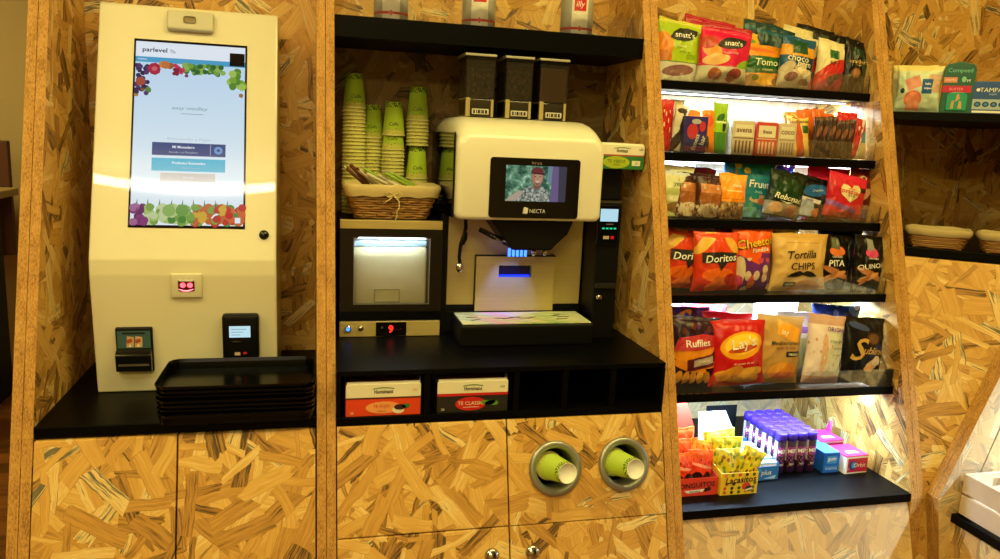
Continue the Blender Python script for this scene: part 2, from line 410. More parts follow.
# the upright of the return wall: it leans back to the right
t = thing('upright_panel', 'slanting chipboard upright rising to the right beside the slatted crate', 'panel', (0, -.106, 0), group='leaning board uprights')
gx = lambda z: 1.353+.40*(z-.723)
q5 = [(1.385, 0), (1.385, .55), (1.353, .722), (gx(.80), .80), (gx(2.0), 2.0), (1.849, 2.0), (1.849, 0)]
for k in (0, 1):
    b = MB(); n = len(q5); y0, y1 = k*.0186, k*.0186+.0174
    OS5 = OSB_X2  # pale tone painted in for the white strip light on this upright
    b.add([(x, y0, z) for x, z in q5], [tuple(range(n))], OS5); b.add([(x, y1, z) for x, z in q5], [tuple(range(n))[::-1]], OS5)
    for i in range(n):
        p, q = q5[i], q5[(i+1) % n]; b.add([(p[0], y0, p[1]), (p[0], y1, p[1]), (q[0], y1, q[1]), (q[0], y0, q[1])], [(3, 2, 1, 0)], EDGE_Y)
    b.build('board', t)
# corner infill board between the two, narrowing to a point at the bottom
b = MB(); vs = []; zz = [0, .3, .6, .70, .74, .8, .9, 1.0, 1.1, 1.2, 1.262]
def xf(z): return gx(z) if z >= .722 else (1.353 if z > .70 else 1.385-.032*max(0., (z-.55)/.172))
for z in zz:
    ya = min(max(fy(z), -.073)+.010, .47); xb = max(xf(z)+.010, 1.3500)
    vs += [(1.3472, ya, z), (xb, -.0695, z), (1.3472, ya+.018, z), (xb+.018, -.0695, z)]
fs = []
for i in range(len(zz)-1):
    a = 4*i; c = a+4; fs += [(a, a+1, c+1, c), (a+3, a+2, c+2, c+3)]
fs += [(0, 2, 3, 1), (4*(len(zz)-1), 4*(len(zz)-1)+1, 4*(len(zz)-1)+3, 4*(len(zz)-1)+2)]
b.add(vs, fs, OSB_XZ); o = b.build('corner_board'); tag(o, 'golden chipboard infill forming a V between two slanting uprights', 'panel')

# ------------------------------------------------------------------ cabinets under the worktops
def slab(b, x0, x1, z0, z1, m, th=.018, off=0.):
    b.box(x0, x1, off, off+th, z0, z1, m, .0015, 2, skew=lambda c: Vector((c.x, c.y+fy(c.z), c.z)))
def carcass(b, x0, x1, z1, off=.02):
    b.prism([(fy(0)+off, 0), (fy(z1)+off, z1), (.478, z1), (.478, 0)], 'X', x0, x1, BLACKM)
t = thing('base_cabinet', 'chipboard cabinet with two doors under the kiosk worktop', 'cabinet')
b = MB(); carcass(b, -.5542, -.0550, .927); b.build('carcass', t)
for x0, x1 in ((-.553, -.3115), (-.3085, -.0575)):
    b = MB(); slab(b, x0, x1, .06, .925, OSB_XZ); b.build('door', t)
def knob_geo(b, x, z):
    n = Vector((0, -1, K)).normalized(); M = Matrix.Translation((x, fy(z), z)) @ n.to_track_quat('Z', 'Y').to_matrix().to_4x4()
    b.M = M; b.lathe([(0, .0), (.006, 0), (.006, .012), (.014, .016), (.0155, .022), (.012, .027), (0, .028)], CHROME, 20); b.M = Matrix()
t = thing('base_cabinet', 'chipboard cabinet with round cup holes and knobbed doors under the coffee machine', 'cabinet')
b = MB(); carcass(b, -.0178, .6820, .927, .10)
b.build('carcass', t)
b = MB(); slab(b, -.016, .3285, .7215, .927, OSB_XZ); b.build('drawer_front', t)
# drawer front with two round openings
HOLES = ((.4325, .8265), (.5865, .8265)); HR = .0475; SL = math.sqrt(1+K*K)
b = MB(); bm = bmesh.new(); x0, x1, z0, z1 = .3315, .680, .7215, .927; ed = []
def loop(pts):
    vv = [bm.verts.new((x, fy(z), z)) for x, z in pts]
    for i in range(len(vv)): ed.append(bm.edges.new((vv[i], vv[(i+1) % len(vv)])))
    return vv
loop([(x0, z0), (x1, z0), (x1, z1), (x0, z1)])
for hx, hz in HOLES: loop([(hx+HR*math.cos(2*math.pi*i/32), hz+HR*math.sin(2*math.pi*i/32)/SL) for i in range(32)])
bmesh.ops.triangle_fill(bm, use_beauty=True, edges=ed, normal=(0, -1, K))
fr_ = bmesh.ops.extrude_face_region(bm, geom=bm.faces[:]); bmesh.ops.translate(bm, vec=(0, .018, 0), verts=[v for v in fr_['geom'] if isinstance(v, bmesh.types.BMVert)])
bmesh.ops.recalc_face_normals(bm, faces=bm.faces[:]); b.bm(bm, OSB_XZ); b.build('drawer_front', t)
for x0, x1, kx in ((-.016, .3285, .287), (.3315, .680, .372)):
    b = MB(); slab(b, x0, x1, .06, .7185, OSB_XZ); d = b.build('door', t)
    b = MB(); knob_geo(b, kx, .672); b.build('knob', d)
PN = Vector((0, -1, K)).normalized(); up = Vector((0, K, 1)).normalized()
FR = lambda x, z: Matrix(((1, 0, 0, x), (0, PN.y, up.y, fy(z)), (0, PN.z, up.z, z), (0, 0, 0, 1)))   # local y = out of the panel, z = up the slope
for (hx, hz) in HOLES:
    b = MB(); b.M = FR(hx, hz)
    b.lathe([(.046, -.001), (.0575, .001), (.058, .004), (.055, .0075), (.049, .0085), (.044, .006), (.0415, .0), (.041, -.06)], DSTEEL, 40, ax='Y')
    b.build('cup_collar', t)

# worktop of the kiosk bay
b = MB(); b.box(-.5542, -.0552, -.002, .479, .9285, .95, BLACK, .0015); tag(b.build('worktop'), 'black worktop carrying the white kiosk and the tray stack', 'worktop')
# worktop of the coffee bay with its row of open compartments
t = thing('compartment_unit', 'black worktop with five open compartments under the coffee machine', 'shelf unit')
b = MB(); b.box(-.0178, .6822, -.006, .479, 1.0305, 1.041, BLACK, .001); b.build('worktop', t)
b = MB(); b.box(-.0178, .6822, -.006, .479, .9285, .945, BLACK, .001); b.build('bottom_board', t)
b = MB(); b.box(-.0178, .6822, .30, .31, .9455, 1.030, BLACK); b.build('back_board', t)
for x0, x1 in ((-.0178, -.009), (.156, .168), (.343, .3545), (.4485, .461), (.556, .5685), (.674, .6822)):
    b = MB(); b.box(x0, x1, -.006, .30, .9455, 1.030, BLACK); b.build('divider', t)
# tea boxes standing in the first two compartments
def tea_box(name_label, x0, x1, z0, h, y0, d, low, deco):
    w = x1-x0; t = thing('tea_box', name_label, 'box', ((x0+x1)/2, y0, z0), group='tea boxes')
    b = MB(); hs = h*.52
    b.box(-w/2, w/2, 0, .0012, 0, hs, low); b.box(-w/2, w/2, 0, .0012, hs, h*.93, CREAMP)
    b.prism([(0, h*.93), (.004, h), (.0052, h), (.0012, h*.93)], 'X', -w/2+.002, w/2-.002, CREAMP)
    b.box(-w/2, -w/2+.0012, .0012, d, 0, h*.9, low); b.box(w/2-.0012, w/2, .0012, d, 0, h*.9, low)
    b.box(-w/2, w/2, d-.0012, d, 0, h*1.02, CREAMP); b.box(-w/2+.0012, w/2-.0012, .0012, d-.0012, 0, .0012, CREAMP)
    deco(b, w, h)
    # brand arch with a leaf
    b.text('Hornimans', .008, INK, (0, h*.72), width=w*.25, fat=.02)
    b.poly([(-.021+.006*k, h*.79+.0022*math.sin(k*.45)) for k in range(8)]+[(.021-.006*k, h*.81+.0025*math.sin((7-k)*.45)) for k in range(8)], GREEN, .0007)
    b.build('carton', t)
    b = MB(); b.add([(-w/2, .002, h*.9), (-w/2-.003, .03, h*1.05), (-w/2-.001, .05, h*.9)], [(0, 1, 2)], CREAMP); b.add([(w/2, .002, h*.9), (w/2+.003, .03, h*1.05), (w/2+.001, .05, h*.9)], [(0, 2, 1)], CREAMP); b.build('flap', t)
    for k in range(6):
        b = MB(); b.box(-w/2+.006, w/2-.006, .008+k*.013, .016+k*.013, .002, h*.9, mat('tea_sachet_paper', '#5a1a16', .6)); b.build('sachet', t)
def ellp(cx, cz, rx, rz, n=20): return [(cx+rx*math.cos(2*math.pi*i/n), cz+rz*math.sin(2*math.pi*i/n)) for i in range(n)]
def deco1(b, w, h):
    b.poly([(-w/2, h*.5), (w/2, h*.5), (w/2, h*.55), (-w/2, h*.55)], mat('brown_stripe', '#5c2a18'), .0003)
    b.poly(ellp(0, h*.24, w*.24, h*.18), mat('pale_orange_print', '#f0a260'), .0005); b.text('TE ROJO', .008, RED, (-.004, h*.27)); b.text('classic', .005, RED, (-.004, h*.14))
    b.poly(ellp(w*.2, h*.16, .012, .008), CREAMP, .0008); b.poly(ellp(w*.22, h*.24, .012, .006), mat('dark_berry', '#3b1520'), .0009); b.poly(ellp(w*.3, h*.27, .008, .005), GREEN, .0009)
    b.text('20', .005, WHITE, (-w*.42, h*.1)); b.text('200', .005, mat('pale_orange_print', '#f0a260'), (w*.42, h*.75))
def deco2(b, w, h):
    b.poly([(-w/2, h*.5), (w/2, h*.5), (w/2, h*.58), (-w/2, h*.58)], RED, .0003)
    b.poly(ellp(-.004, h*.25, w*.22, h*.21), RED, .0005); b.text('TE CLASSIC', .0075, CREAMP, (-.004, h*.27)); b.poly([(-.02, h*.14), (.014, h*.14), (.014, h*.155), (-.02, h*.155)], CREAMP, .0008)
    for dx, r in ((.2, 20), (.25, -25), (.29, 15)):
        b.poly([(w*dx+.009*math.cos(R(r+a))*1.3, h*.27+.006*math.sin(R(a))) for a in range(0, 360, 30)], mat('leaf_green_print', '#5d8f32'), .0009)
    b.text('20', .005, CREAMP, (-w*.42, h*.1)); b.text('100', .005, INK, (w*.42, h*.75))
tea_box('orange and cream tea box in the first compartment under the fridge', .001, .150, .945, .070, .001, .16, mat('orange_card', '#e2431c', .5), deco1)
tea_box('black and cream tea box with a red oval in the second compartment', .184, .332, .945, .070, .001, .16, mat('black_card', '#221f1c', .5), deco2)

# ------------------------------------------------------------------ payment kiosk
KX = -.3145; KO = Vector((KX, .185, .95))
t = thing('payment_kiosk', 'tall white self-checkout kiosk with a lit upright touch screen', 'kiosk', KO)
def mb_at(o): m = MB(); m.M = Matrix.Translation(-Vector(o)); return m
b = mb_at(KO)
b.prism([(.186, .9503), (.166, 1.20), (.168, 1.232), (.350, 1.742), (.356, 1.746), (.44, 1.746), (.44, .9503)], 'X', -.493, -.136, CREAM, .0035, 3)
b.build('body', t)
vy, vz = .335/math.hypot(.335, .942), .942/math.hypot(.335, .942)
FU = Matrix.Translation(Vector((KX, .1655, 1.225))-KO) @ Matrix(((1, 0, 0, 0), (0, vz, vy, 0), (0, -vy, vz, 0), (0, 0, 0, 1)))
ly, lz = -.0727/math.hypot(.0727, 1), 1/math.hypot(.0727, 1)
FL = Matrix.Translation(Vector((KX, .1655, 1.225))-KO) @ Matrix(((1, 0, 0, 0), (0, lz, ly, 0), (0, -ly, lz, 0), (0, 0, 0, 1)))
# touch screen
b = MB(); b.M = FU; u0, u1, v0, v1 = -.1085, .1155, .0728, .476
b.box(u0, u1, -.0012, .004, v0, v1, GLASSB)
W, H = .2165, .392; sx, sz = u0+.0037, v1-.0055
P = lambda fx, fz: (sx+fx*W, sz-fz*H)
def q(fx0, fz0, fx1, fz1, m, off): b.poly([P(fx0, fz1), P(fx1, fz1), P(fx1, fz0), P(fx0, fz0)], m, off)
def scr_bg():
    t_ = NT('kiosk_screen_page'); p = t_.sep(t_.n('ShaderNodeTexCoord').outputs['Object'])
    c = t_.ramp(t_.math('MULTIPLY_ADD', p[2], 1.9, -.6), [(0, '#e4f0f6'), (.35, '#d8ecf8'), (1, '#a8cdf2')])
    bs = t_.bsdf((.004, .004, .004, 1), .06); t_.l(c, bs.inputs['Emission Color']); bs.inputs['Emission Strength'].default_value = 1.05; return t_.m
q(0, 0, 1, 1, scr_bg(), .0014)
q(0, 0, 1, .085, smat('screen_white', '#e6effa'), .0016); q(0, .085, 1, .115, smat('screen_sky', '#4aa0cc'), .0016); q(.855, .035, .995, .11, BLACKG, .0018)
b.text('parlevel', .0125, smat('screen_ink', '#26304a', .7), P(.17, .048), fat=.02, off=.0019, width=.048)
for r in (.005, .008, .011): b.add([(P(.31, .065)[0]+r*math.cos(R(a))*k, -.0019, P(.31, .065)[1]+r*math.sin(R(a))*k) for k in (1, .86) for a in (range(20, 110, 15) if k == 1 else range(95, 10, -15))], [tuple(range(12))], smat('screen_grey', '#9aa2ae', .7))
b.text('menu', .0035, smat('screen_white', '#e6effa'), P(.06, .1), off=.0019)
rs = random.Random(4)
def blob(fx, fz, r, c, k=0):
    x, z = P(fx, fz); nn = 9; b.poly([(x+r*(1+.18*rs.random())*math.cos(2*math.pi*i/nn), z+r*(1+.18*rs.random())*math.sin(2*math.pi*i/nn)) for i in range(nn)], smat('screen_'+c, c, .75), .0016+.00008*rs.random()+.0001*k)
for i in range(34): blob(.01+.1*rs.random(), .13+.17*rs.random()*(1-.3*rs.random()), .0045, rs.choice(['#3b2a58', '#5a3a72', '#2e2348']))
blob(.17, .15, .012, '#b02a48', 1); blob(.17, .15, .005, '#d86a70', 2); blob(.27, .125, .008, '#c97a3c'); blob(.24, .125, .007, '#d68a42'); blob(.31, .13, .007, '#a86040')
for i in range(16): blob(.34+.09*rs.random(), .125+.05*rs.random(), .004, rs.choice(['#b0284c', '#c83a5c', '#8a2040']))
for i in range(60): blob(.44+.36*rs.random(), .12+.045*rs.random()**2, .0052, rs.choice(['#4f8a3a', '#78a848', '#2f6a34', '#94bc5a']))
for i in range(14): blob(.86+.13*rs.random(), .13+.1*rs.random(), .0075, rs.choice(['#7fae3a', '#5b9038', '#a8cc5c']))
blob(.05, .225, .009, '#b0503c', 1); blob(.07, .27, .004, '#8a5a3a'); blob(.12, .27, .006, '#5d8f4a'); blob(.015, .3, .004, '#b88858'); blob(.965, .275, .0045, '#a87848'); blob(.46, .18, .0035, '#7a3a68')
b.text('easy medley', .0095, smat('screen_mint', '#7aa8a4', .7), P(.5, .365), shear=.35, off=.0018, width=.07); q(.42, .392, .62, .395, smat('screen_mint', '#7aa8a4', .7), .0018)
b.text('- Bienvenido a Pagar -', .006, smat('screen_pale', '#b4c2d2', .8), P(.5, .535), off=.0018, width=.1)
q(.17, .555, .83, .625, smat('screen_navy', '#2b4a8a', .7), .0018); q(.69, .56, .695, .62, smat('screen_pale', '#b4c2d2', .8), .0020)
b.text('Mi Monedero', .0058, smat('screen_white', '#e6effa'), P(.45, .578), fat=.02, off=.0021); b.text('Acceda a su Monedero', .0042, smat('screen_pale', '#b4c2d2', .8), P(.45, .606), off=.0021)
x, z = P(.765, .59); b.disc((x, -.0021, z), .0085, smat('screen_blue', '#6d9ad4', .8)); b.disc((x, -.0022, z), .003, smat('screen_navy', '#2b4a8a', .7))
q(.17, .64, .83, .71, smat('screen_cyan', '#34b4d4', .85), .0018); b.text('Productos Escaneados', .0052, smat('screen_white', '#e6effa'), P(.5, .665), fat=.02, off=.0021); b.text('Toque para comenzar', .0036, smat('screen_pale', '#b4c2d2', .8), P(.52, .692), off=.0021)
q(.25, .72, .74, .765, smat('screen_sand', '#c2c0bc', .85), .0018); b.text('Cancelar', .004, smat('screen_white', '#e6effa'), P(.5, .742), off=.0021)
for i in range(150):
    fx = rs.random(); base = .9+.09*rs.random()
    pal = ['#8a3a7a', '#6a2a60', '#a86a9a'] if fx < .13 else ['#7fa84a', '#4f8a3a', '#a8c870', '#c8d8a0'] if fx < .55 else ['#d8b040', '#c86a3a', '#7fa84a', '#c23a34'] if fx < .85 else ['#c8302c', '#d86a3a', '#5f8f3a']
    blob(fx*.98+.01, base, .0075, rs.choice(pal), rs.random()*2)
for i in range(7): blob(.33+.05*rs.random()+.1*(i % 2), .92, .012, rs.choice(['#8fb860', '#b8d08a', '#6fa04a']), 3)
for i in range(9):
    fx = .05+.1*i; x, z = P(fx, .9); b.poly([(x-.002, z), (x+.002, z), (x+.004*rs.random()-.001, z+.016)], smat('screen_leaf', '#3f7a34', .75), .0017)
q(.925, .955, .975, .985, smat('screen_white', '#e6effa'), .0022)
b.build('touch_screen', t)
b = MB(); b.M = FU; b.box(-.0455, .0475, -.014, .001, .497, .541, mat('beige_plastic', '#cac6b0', .45), .005, 3); o = b.build('camera_housing', t)
b = MB(); b.M = FU; b.box(-.012, .013, -.0155, -.0135, .512, .526, mat('camera_window', '#8a7a58', .2), .0045, 3); b.build('camera_window', o)
b = MB(); b.M = FU; b.lathe([(0, -.009), (.006, -.009), (.0095, -.005), (.0105, .001)], BLACKG, 20, o=(.1535, 0, .061), ax='Y'); b.build('lock', t)
b = MB(); b.M = FL; b.box(-.0275, .0325, -.007, .001, -.0715, -.020, mat('ivory_plastic', '#dcd6bc', .4), .003, 3); o = b.build('code_scanner', t)
b = MB(); b.M = FL; b.box(-.013, .018, -.0085, -.006, -.056, -.033, mat('scanner_window', '#4a1010', .1), .002)
for dx in (-.004, .0095): b.lathe([(0, -.0105), (.0035, -.0100), (.0055, -.0085)], emat('scanner_red_light', '#ff4a55', 5.), 14, o=(dx, 0, -.0435), ax='Y')
b.add([(-.012+.028*i/8, -.0088, -.0510-.003*math.sin(math.pi*i/8)) for i in range(9)]+[(.016-.028*i/8, -.0088, -.0525-.004*math.sin(math.pi*i/8)) for i in range(9)], [tuple(range(18))], emat('scanner_pink_light', '#ff7a88', 4.)); b.build('scanner_window', o)
b = MB(); b.M = FL; b.box(-.1360, -.0665, -.010, .001, -.2285, -.133, BLACKM, .003, 3)
b.prism([(-.026, -.186), (-.010, -.176), (-.010, -.226), (-.024, -.222)], 'X', -.1355, -.068, BLACKG, .002); o = b.build('banknote_reader', t)
b = MB(); b.M = FL; b.poly([(-.1325, -.176), (-.0700, -.176), (-.0700, -.139), (-.1325, -.139)], mat('teal_label', '#3c6068', .4), .0104)
b.poly([(-.1230, -.146), (-.0800, -.146), (-.0800, -.142), (-.1230, -.142)], INK, .0107)
for dx, cc in ((-.116, '#c8a878'), (-.1, '#d0ae84')):
    b.poly([(dx, -.174), (dx+.014, -.174), (dx+.015, -.152), (dx+.002, -.150)], mat('label_figure_'+cc[1:], cc), .0108); b.poly([(dx+.002, -.166), (dx+.012, -.162), (dx+.011, -.155), (dx+.001, -.158)], mat('label_rust', '#a8452c'), .0110); b.poly([(dx+.005, -.173), (dx+.009, -.173), (dx+.009, -.168), (dx+.005, -.168)], WHITE, .0111)
b.build('label', o)
b = MB(); b.M = FL; b.poly([(-.130, -.2090), (-.072, -.2090), (-.072, -.2045), (-.130, -.2045)], mat('grey_slot_trim', '#77736a', .3, .6), .0265); b.build('slot_trim', o)
b = MB(); b.M = FL; b.box(.070, .1425, -.022, .001, -.2035, -.105, BLACKM, .006, 3); o = b.build('card_reader', t)
b = MB(); b.M = FL; b.box(.084, .126, -.0230, -.021, -.1525, -.128, smat('reader_display', '#bfe2ee', .95)); 
for k in range(3): b.poly([(.088, -.134-.006*k), (.118-.006*k, -.134-.006*k), (.118-.006*k, -.1355-.006*k), (.088, -.1355-.006*k)], smat('reader_display_text', '#8fb6c4', .7), .0232)
b.build('display', o)
b = MB(); b.M = FL; b.box(.087, .109, -.0235, -.0215, -.165, -.160, BLACKG, .0015); b.build('button', o)
b = MB(); b.M = FL; b.poly([(.094, -.192), (.105, -.192), (.105, -.185), (.094, -.185)], mat('contactless_sticker', '#c8b098'), .0224); b.poly([(.111, -.190), (.118, -.190), (.118, -.185), (.111, -.185)], emat('reader_red_lamp', '#c02418', .8), .0224); b.build('marking', o)

# ------------------------------------------------------------------ stack of trays on the kiosk worktop
def rrect(w, d, r, n=5):
    pts = []
    for cx, cy, a0 in ((w/2-r, d/2-r, 0), (-w/2+r, d/2-r, 90), (-w/2+r, -d/2+r, 180), (w/2-r, -d/2+r, 270)):
        for i in range(n+1): a = R(a0+90*i/n); pts.append((cx+r*math.cos(a), cy+r*math.sin(a)))
    return pts
def loft(b, rings, m, smooth=False, cap0=True, cap1=True, close=False):
    n = len(rings[0]); vs = [p for r in rings for p in r]; fs = []
    for j in range(len(rings)-1):
        for i in range(n): fs.append((j*n+i, j*n+(i+1) % n, (j+1)*n+(i+1) % n, (j+1)*n+i))
    if cap0: fs.append(tuple(range(n))[::-1])
    if cap1: fs.append(tuple((len(rings)-1)*n+i for i in range(n)))
    b.add(vs, fs, m, smooth)
TRAYM = mat('black_tray_plastic', '#040405', .2, spec=.16)
b = MB(); ring = lambda w, d, r, z: [(x, y, z) for x, y in rrect(w, d, r)]
loft(b, [ring(.278, .173, .02, 0), ring(.283, .178, .022, .014), ring(.288, .184, .025, .020), ring(.289, .185, .025, .0215), ring(.286, .182, .024, .0222), ring(.280, .175, .02, .0155), ring(.275, .170, .018, .0018)], TRAYM, cap1=True)
tray = b.build('serving_tray', None, (-.2020, .0655, .9502)); tag(tray, 'glossy black serving tray, lowest of the stack in front of the kiosk', 'tray', 'stacked serving trays')
NTRAY = 7
for i in range(1, NTRAY):
    lab = 'glossy black serving tray, topmost of the stack, reflecting the kiosk' if i == NTRAY-1 else 'glossy black serving tray, %s from the bottom of the stack' % ORD[i]
    dup(tray, lab, (-.2020+.0012*((i*7) % 3-1), .0655+.0008*((i*5) % 3-1), .9502+.0092*i), (0, 0, R(.4*((i*3) % 3-1))))

# ------------------------------------------------------------------ milk fridge
FO = (.118, .36, 1.041)
t = thing('milk_fridge', 'small black fridge with a lit glass door showing milk, left of the coffee machine', 'fridge', FO)
b = mb_at(FO); x0, x1, y0, y1, z0, z1 = -.003, .2275, .268, .464, 1.0412, 1.3095
b.box(x0, .026, y0, y1, z0, z1, BLACKM); b.box(.201, x1, y0, y1, z0, z1, BLACKM); b.box(.026, .201, y0, y1, z0, 1.105, BLACKM); b.box(.026, .201, y0, y1, 1.28, z1, BLACKM); b.box(.026, .201, .44, y1, 1.105, 1.28, WHITE)
b.build('body', t)
b = mb_at(FO); b.box(x0, .2270, .252, .2675, 1.2905, z1+.0006, STEEL, .0012); b.build('top_strip', t)
b = mb_at(FO); DO = [(x0, .027, 1.08, 1.289), (.2, .2275, 1.08, 1.289), (.027, .2, 1.08, 1.117), (.027, .2, 1.27, 1.289)]
for a in DO: b.box(a[0], a[1], .253, .2675, a[2], a[3], GLASSB)
d = b.build('door', t)
b = mb_at(FO); b.box(.027, .2, .256, .259, 1.117, 1.27, PLEXI); b.build('glass_pane', d)
b = mb_at(FO)
for a in ((.027, .2, 1.117, 1.1185), (.027, .2, 1.2685, 1.27), (.027, .0285, 1.1185, 1.2685), (.1985, .2, 1.1185, 1.2685)): b.box(a[0], a[1], .2535, .2545, a[2], a[3], DSTEEL)
b.build('window_trim', d)
b = mb_at(FO); b.box(x0, .2270, .252, .2675, 1.042, 1.0775, STEEL, .001); p = b.build('control_panel', t)
b = mb_at(FO); b.lathe([(0, .2455), (.0055, .2455), (.0075, .248), (.008, .2525)], CHROME, 20, o=(.016, 0, 1.0615), ax='Y'); b.lathe([(0, .2445), (.004, .2447), (.0052, .246)], emat('blue_lamp', '#3a7cff', 3.), 16, o=(.016, 0, 1.0615), ax='Y'); b.build('power_button', p)
b = mb_at(FO); b.lathe([(0, .2465), (.0045, .2465), (.0065, .2485), (.0075, .2525)], CHROME, 18, o=(.045, 0, 1.0620), ax='Y'); b.build('lock', p)
b = mb_at(FO); b.box(.079, .149, .2500, .2525, 1.0435, 1.0755, GLASSB, .0011); b.prism([(.079+.035+.035*math.cos(R(a)), 1.0595+.016*max(-1, min(1, 1.15*math.sin(R(a))))) for a in range(0, 360, 15)], 'Y', .2492, .2502, GLASSB)
b.M = Matrix.Translation(Vector((.113, .2490, 1.060))-Vector(FO)); b.text('9', .018, emat('red_digit', '#ff2a18', 3.5), fat=.02, off=.0006)
b.text('- *', .005, emat('dim_red_digit', '#a01812', .8), (.02, 0), off=.0006); b.text('o', .005, mat('grey_print', '#777777'), (-.02, .004), off=.0006); b.build('display', p)
mo = (.1135, .345, 1.1055)
t = thing('milk_container', 'cream plastic milk container lit inside the fridge window', 'container', mo); b = mb_at(mo)
b.box(.0275, .1995, .298, .405, 1.1055, 1.243, mat('cream_polythene', '#ece4b4', .45), .006, 3); b.build('tub', t)
b = mb_at(mo); tr_ = mat('cream_polythene_edge', '#b5aa7a', .5)
for a in ((.077, .137, 1.142, 1.1445), (.077, .0795, 1.112, 1.142), (.1345, .137, 1.112, 1.142), (.0795, .1345, 1.112, 1.1145)): b.box(a[0], a[1], .2945, .2978, a[2], a[3], tr_)
b.build('label_frame', t)
b = mb_at(mo); b.box(.0285, .1985, .299, .40, 1.2432, 1.258, mat('ice_blue_lid', '#a9c8d8', .15), .003); b.tube([(.09, .295, 1.2585), (.097, .31, 1.268), (.1, .33, 1.275)], .0035, WHITE); b.build('lid', t)
L = bpy.data.lights.new('fridge_light', 'AREA'); L.shape = 'RECTANGLE'; L.size = .15; L.size_y = .05; L.energy = LP[3]; L.color = (.72, .88, 1.)
o = bpy.data.objects.new('fridge_light', L); C.objects.link(o); o.parent = bpy.data.objects['milk_fridge']; o.location = Vector((.113, .268, 1.2790))-Vector(FO); o.rotation_euler = (R(25), 0, 0)

# ------------------------------------------------------------------ paper cups
def cup_mat():
    t = NT('printed_paper_cup'); s = t.sep(t.n('ShaderNodeTexCoord').outputs['Object'])
    ang = t.math('ARCTAN2', s[1], s[0]); uv = t.comb(t.math('MULTIPLY', ang, .024), s[2])
    vo = t.n('ShaderNodeTexVoronoi', voronoi_dimensions='2D'); t.l(uv, vo.inputs['Vector']); vo.inputs['Scale'].default_value = 210.
    dot = t.math('MULTIPLY', t.math('LESS_THAN', vo.outputs['Distance'], .36), t.math('GREATER_THAN', s[2], .067))
    c = t.mix(t.math('GREATER_THAN', s[2], .014), lin('#c4c25c'), lin('#a9c433'))
    c = t.mix(dot, c, lin('#1e2a12'))
    n2 = t.noise(uv, 260., 1.); sp = t.math('MULTIPLY', t.math('GREATER_THAN', n2, .66), t.math('LESS_THAN', s[2], .018))
    c = t.mix(sp, c, lin('#8a4a30')); t.bsdf(c, .55); return t.m
CUPM = cup_mat(); CUPIN = mat('white_cup_board', '#e2dc9c', .55)
def cup_geo(b, h=.08, rr=.0275, rb=.0195):
    b.lathe([(rr-.0012, .0008), (rr, 0), (rr+.0012, .0016), (rr, .0034), (rr-.001, .0034), (rb, h), (rb-.0012, h), (rb-.0014, h-.003), (0, h-.003)], None, 28, mats=[CUPIN]*4+[CUPM]+[mat('cup_base_board', '#efeee6', .6)]*3)
    b.lathe([(0, h-.0045), (rb-.002, h-.0045), (rr-.0022, .004), (rr-.0012, .0008)], CUPIN, 20)
    x = lambda a, z: ((rb+(rr-.001-rb)*(h-z)/(h-.0034))+.0004)
    b.text('Caffe', .008, mat('dark_green_ink', '#28401a'), (0, .028), shear=.25, fn=lambda px, pz: (x(0, pz)*math.sin(px/.024), -x(0, pz)*math.cos(px/.024), pz), off=0)
b = MB(); cup_geo(b); CUP = b.build('paper_cup', None, (.034, .415, 1.3098), (0, 0, .1)); first_cup = True
STACKS = [('tall leftmost cup stack', .034, .415, 1.3098, 30, 0), ('second cup stack', .080, .450, 1.3098, 22, 0), ('third cup stack behind the basket', .1275, .418, 1.3098, 19, .034),
          ('lower fourth cup stack', .188, .430, 1.3098, 11, 0), ('short upper stack on the fourth', .1875, .430, 1.3098+.08+10*.0085+.0004, 8, 0)]
for nm, x, y, z, n, extra in STACKS:
    for i in range(n + (1 if extra else 0)):
        zz_ = z+i*.0085 if i < n else z+(n-1)*.0085+extra
        last = i == n-1+(1 if extra else 0)
        lab = ('green paper cup, topmost of the %s' if last else 'green paper cup, '+ORD[i]+' from the bottom of the %s') % nm
        rz = rnd.uniform(-.5, .5) if not last else rnd.uniform(-.15, .25)
        if first_cup: CUP.location = (x, y, zz_); tag(CUP, lab, 'cup', 'nested paper cups'); first_cup = False
        else: dup(CUP, lab, (x+rnd.uniform(-.0006, .0006), y, zz_), (0, 0, rz))
# cups in the two round dispensers of the cabinet
CAX = Vector((.14, -.87, .20)).normalized()
for k, (hx, hz) in enumerate(HOLES):
    base = Vector((hx, fy(hz), hz)) + Vector((-.004-.006*k, 0, .002))
    qn = CAX.to_track_quat('Z', 'Y')
    dup(CUP, ['green paper cup lying in the left round cup hole, base outward', 'green paper cup lying in the right round cup hole, base outward'][k], base-CAX*.022, qn.to_euler(), 'paper cups in the cabinet dispensers', (1.08, 1.08, 1.08))

# ------------------------------------------------------------------ basket of sugar sticks
bo = (.114, .322, 1.3102)
t = thing('wicker_basket', 'small wicker basket with a cream cloth liner and bow, on the fridge', 'basket', bo)
WICK = mat('wicker', '#b98a48', .6, var=.12); WICK2 = mat('wicker_dark', '#96682e', .6); LINER = mat('cream_cloth', '#d8c48a', .85)
def bring(z, extra=0., ph=0., wob=0.):
    k = z/.075; w = .160+.052*k+extra; d = .085+.033*k+extra; pts = []
    rr_ = rrect(w, d, .018, 4); N = len(rr_)
    big = []
    for i in range(N):
        a, c = rr_[i], rr_[(i+1) % N]; m = max(1, int(math.hypot(a[0]-c[0], a[1]-c[1])/.007))
        big += [(a[0]+(c[0]-a[0])*j/m, a[1]+(c[1]-a[1])*j/m) for j in range(m)]
    for i, (x, y) in enumerate(big):
        l = math.hypot(x, y); o_ = wob*math.sin(i*math.pi/2+ph); pts.append((x*(1+o_/l), y*(1+o_/l), z+.0008*math.sin(i*.7+ph*3)))
    return pts
b = MB()
for j in range(12): b.tube(bring(.003+j*.0055, 0, (j % 2)*math.pi, .0022), .0027, WICK if j % 3 else WICK2, 6, closed=True)
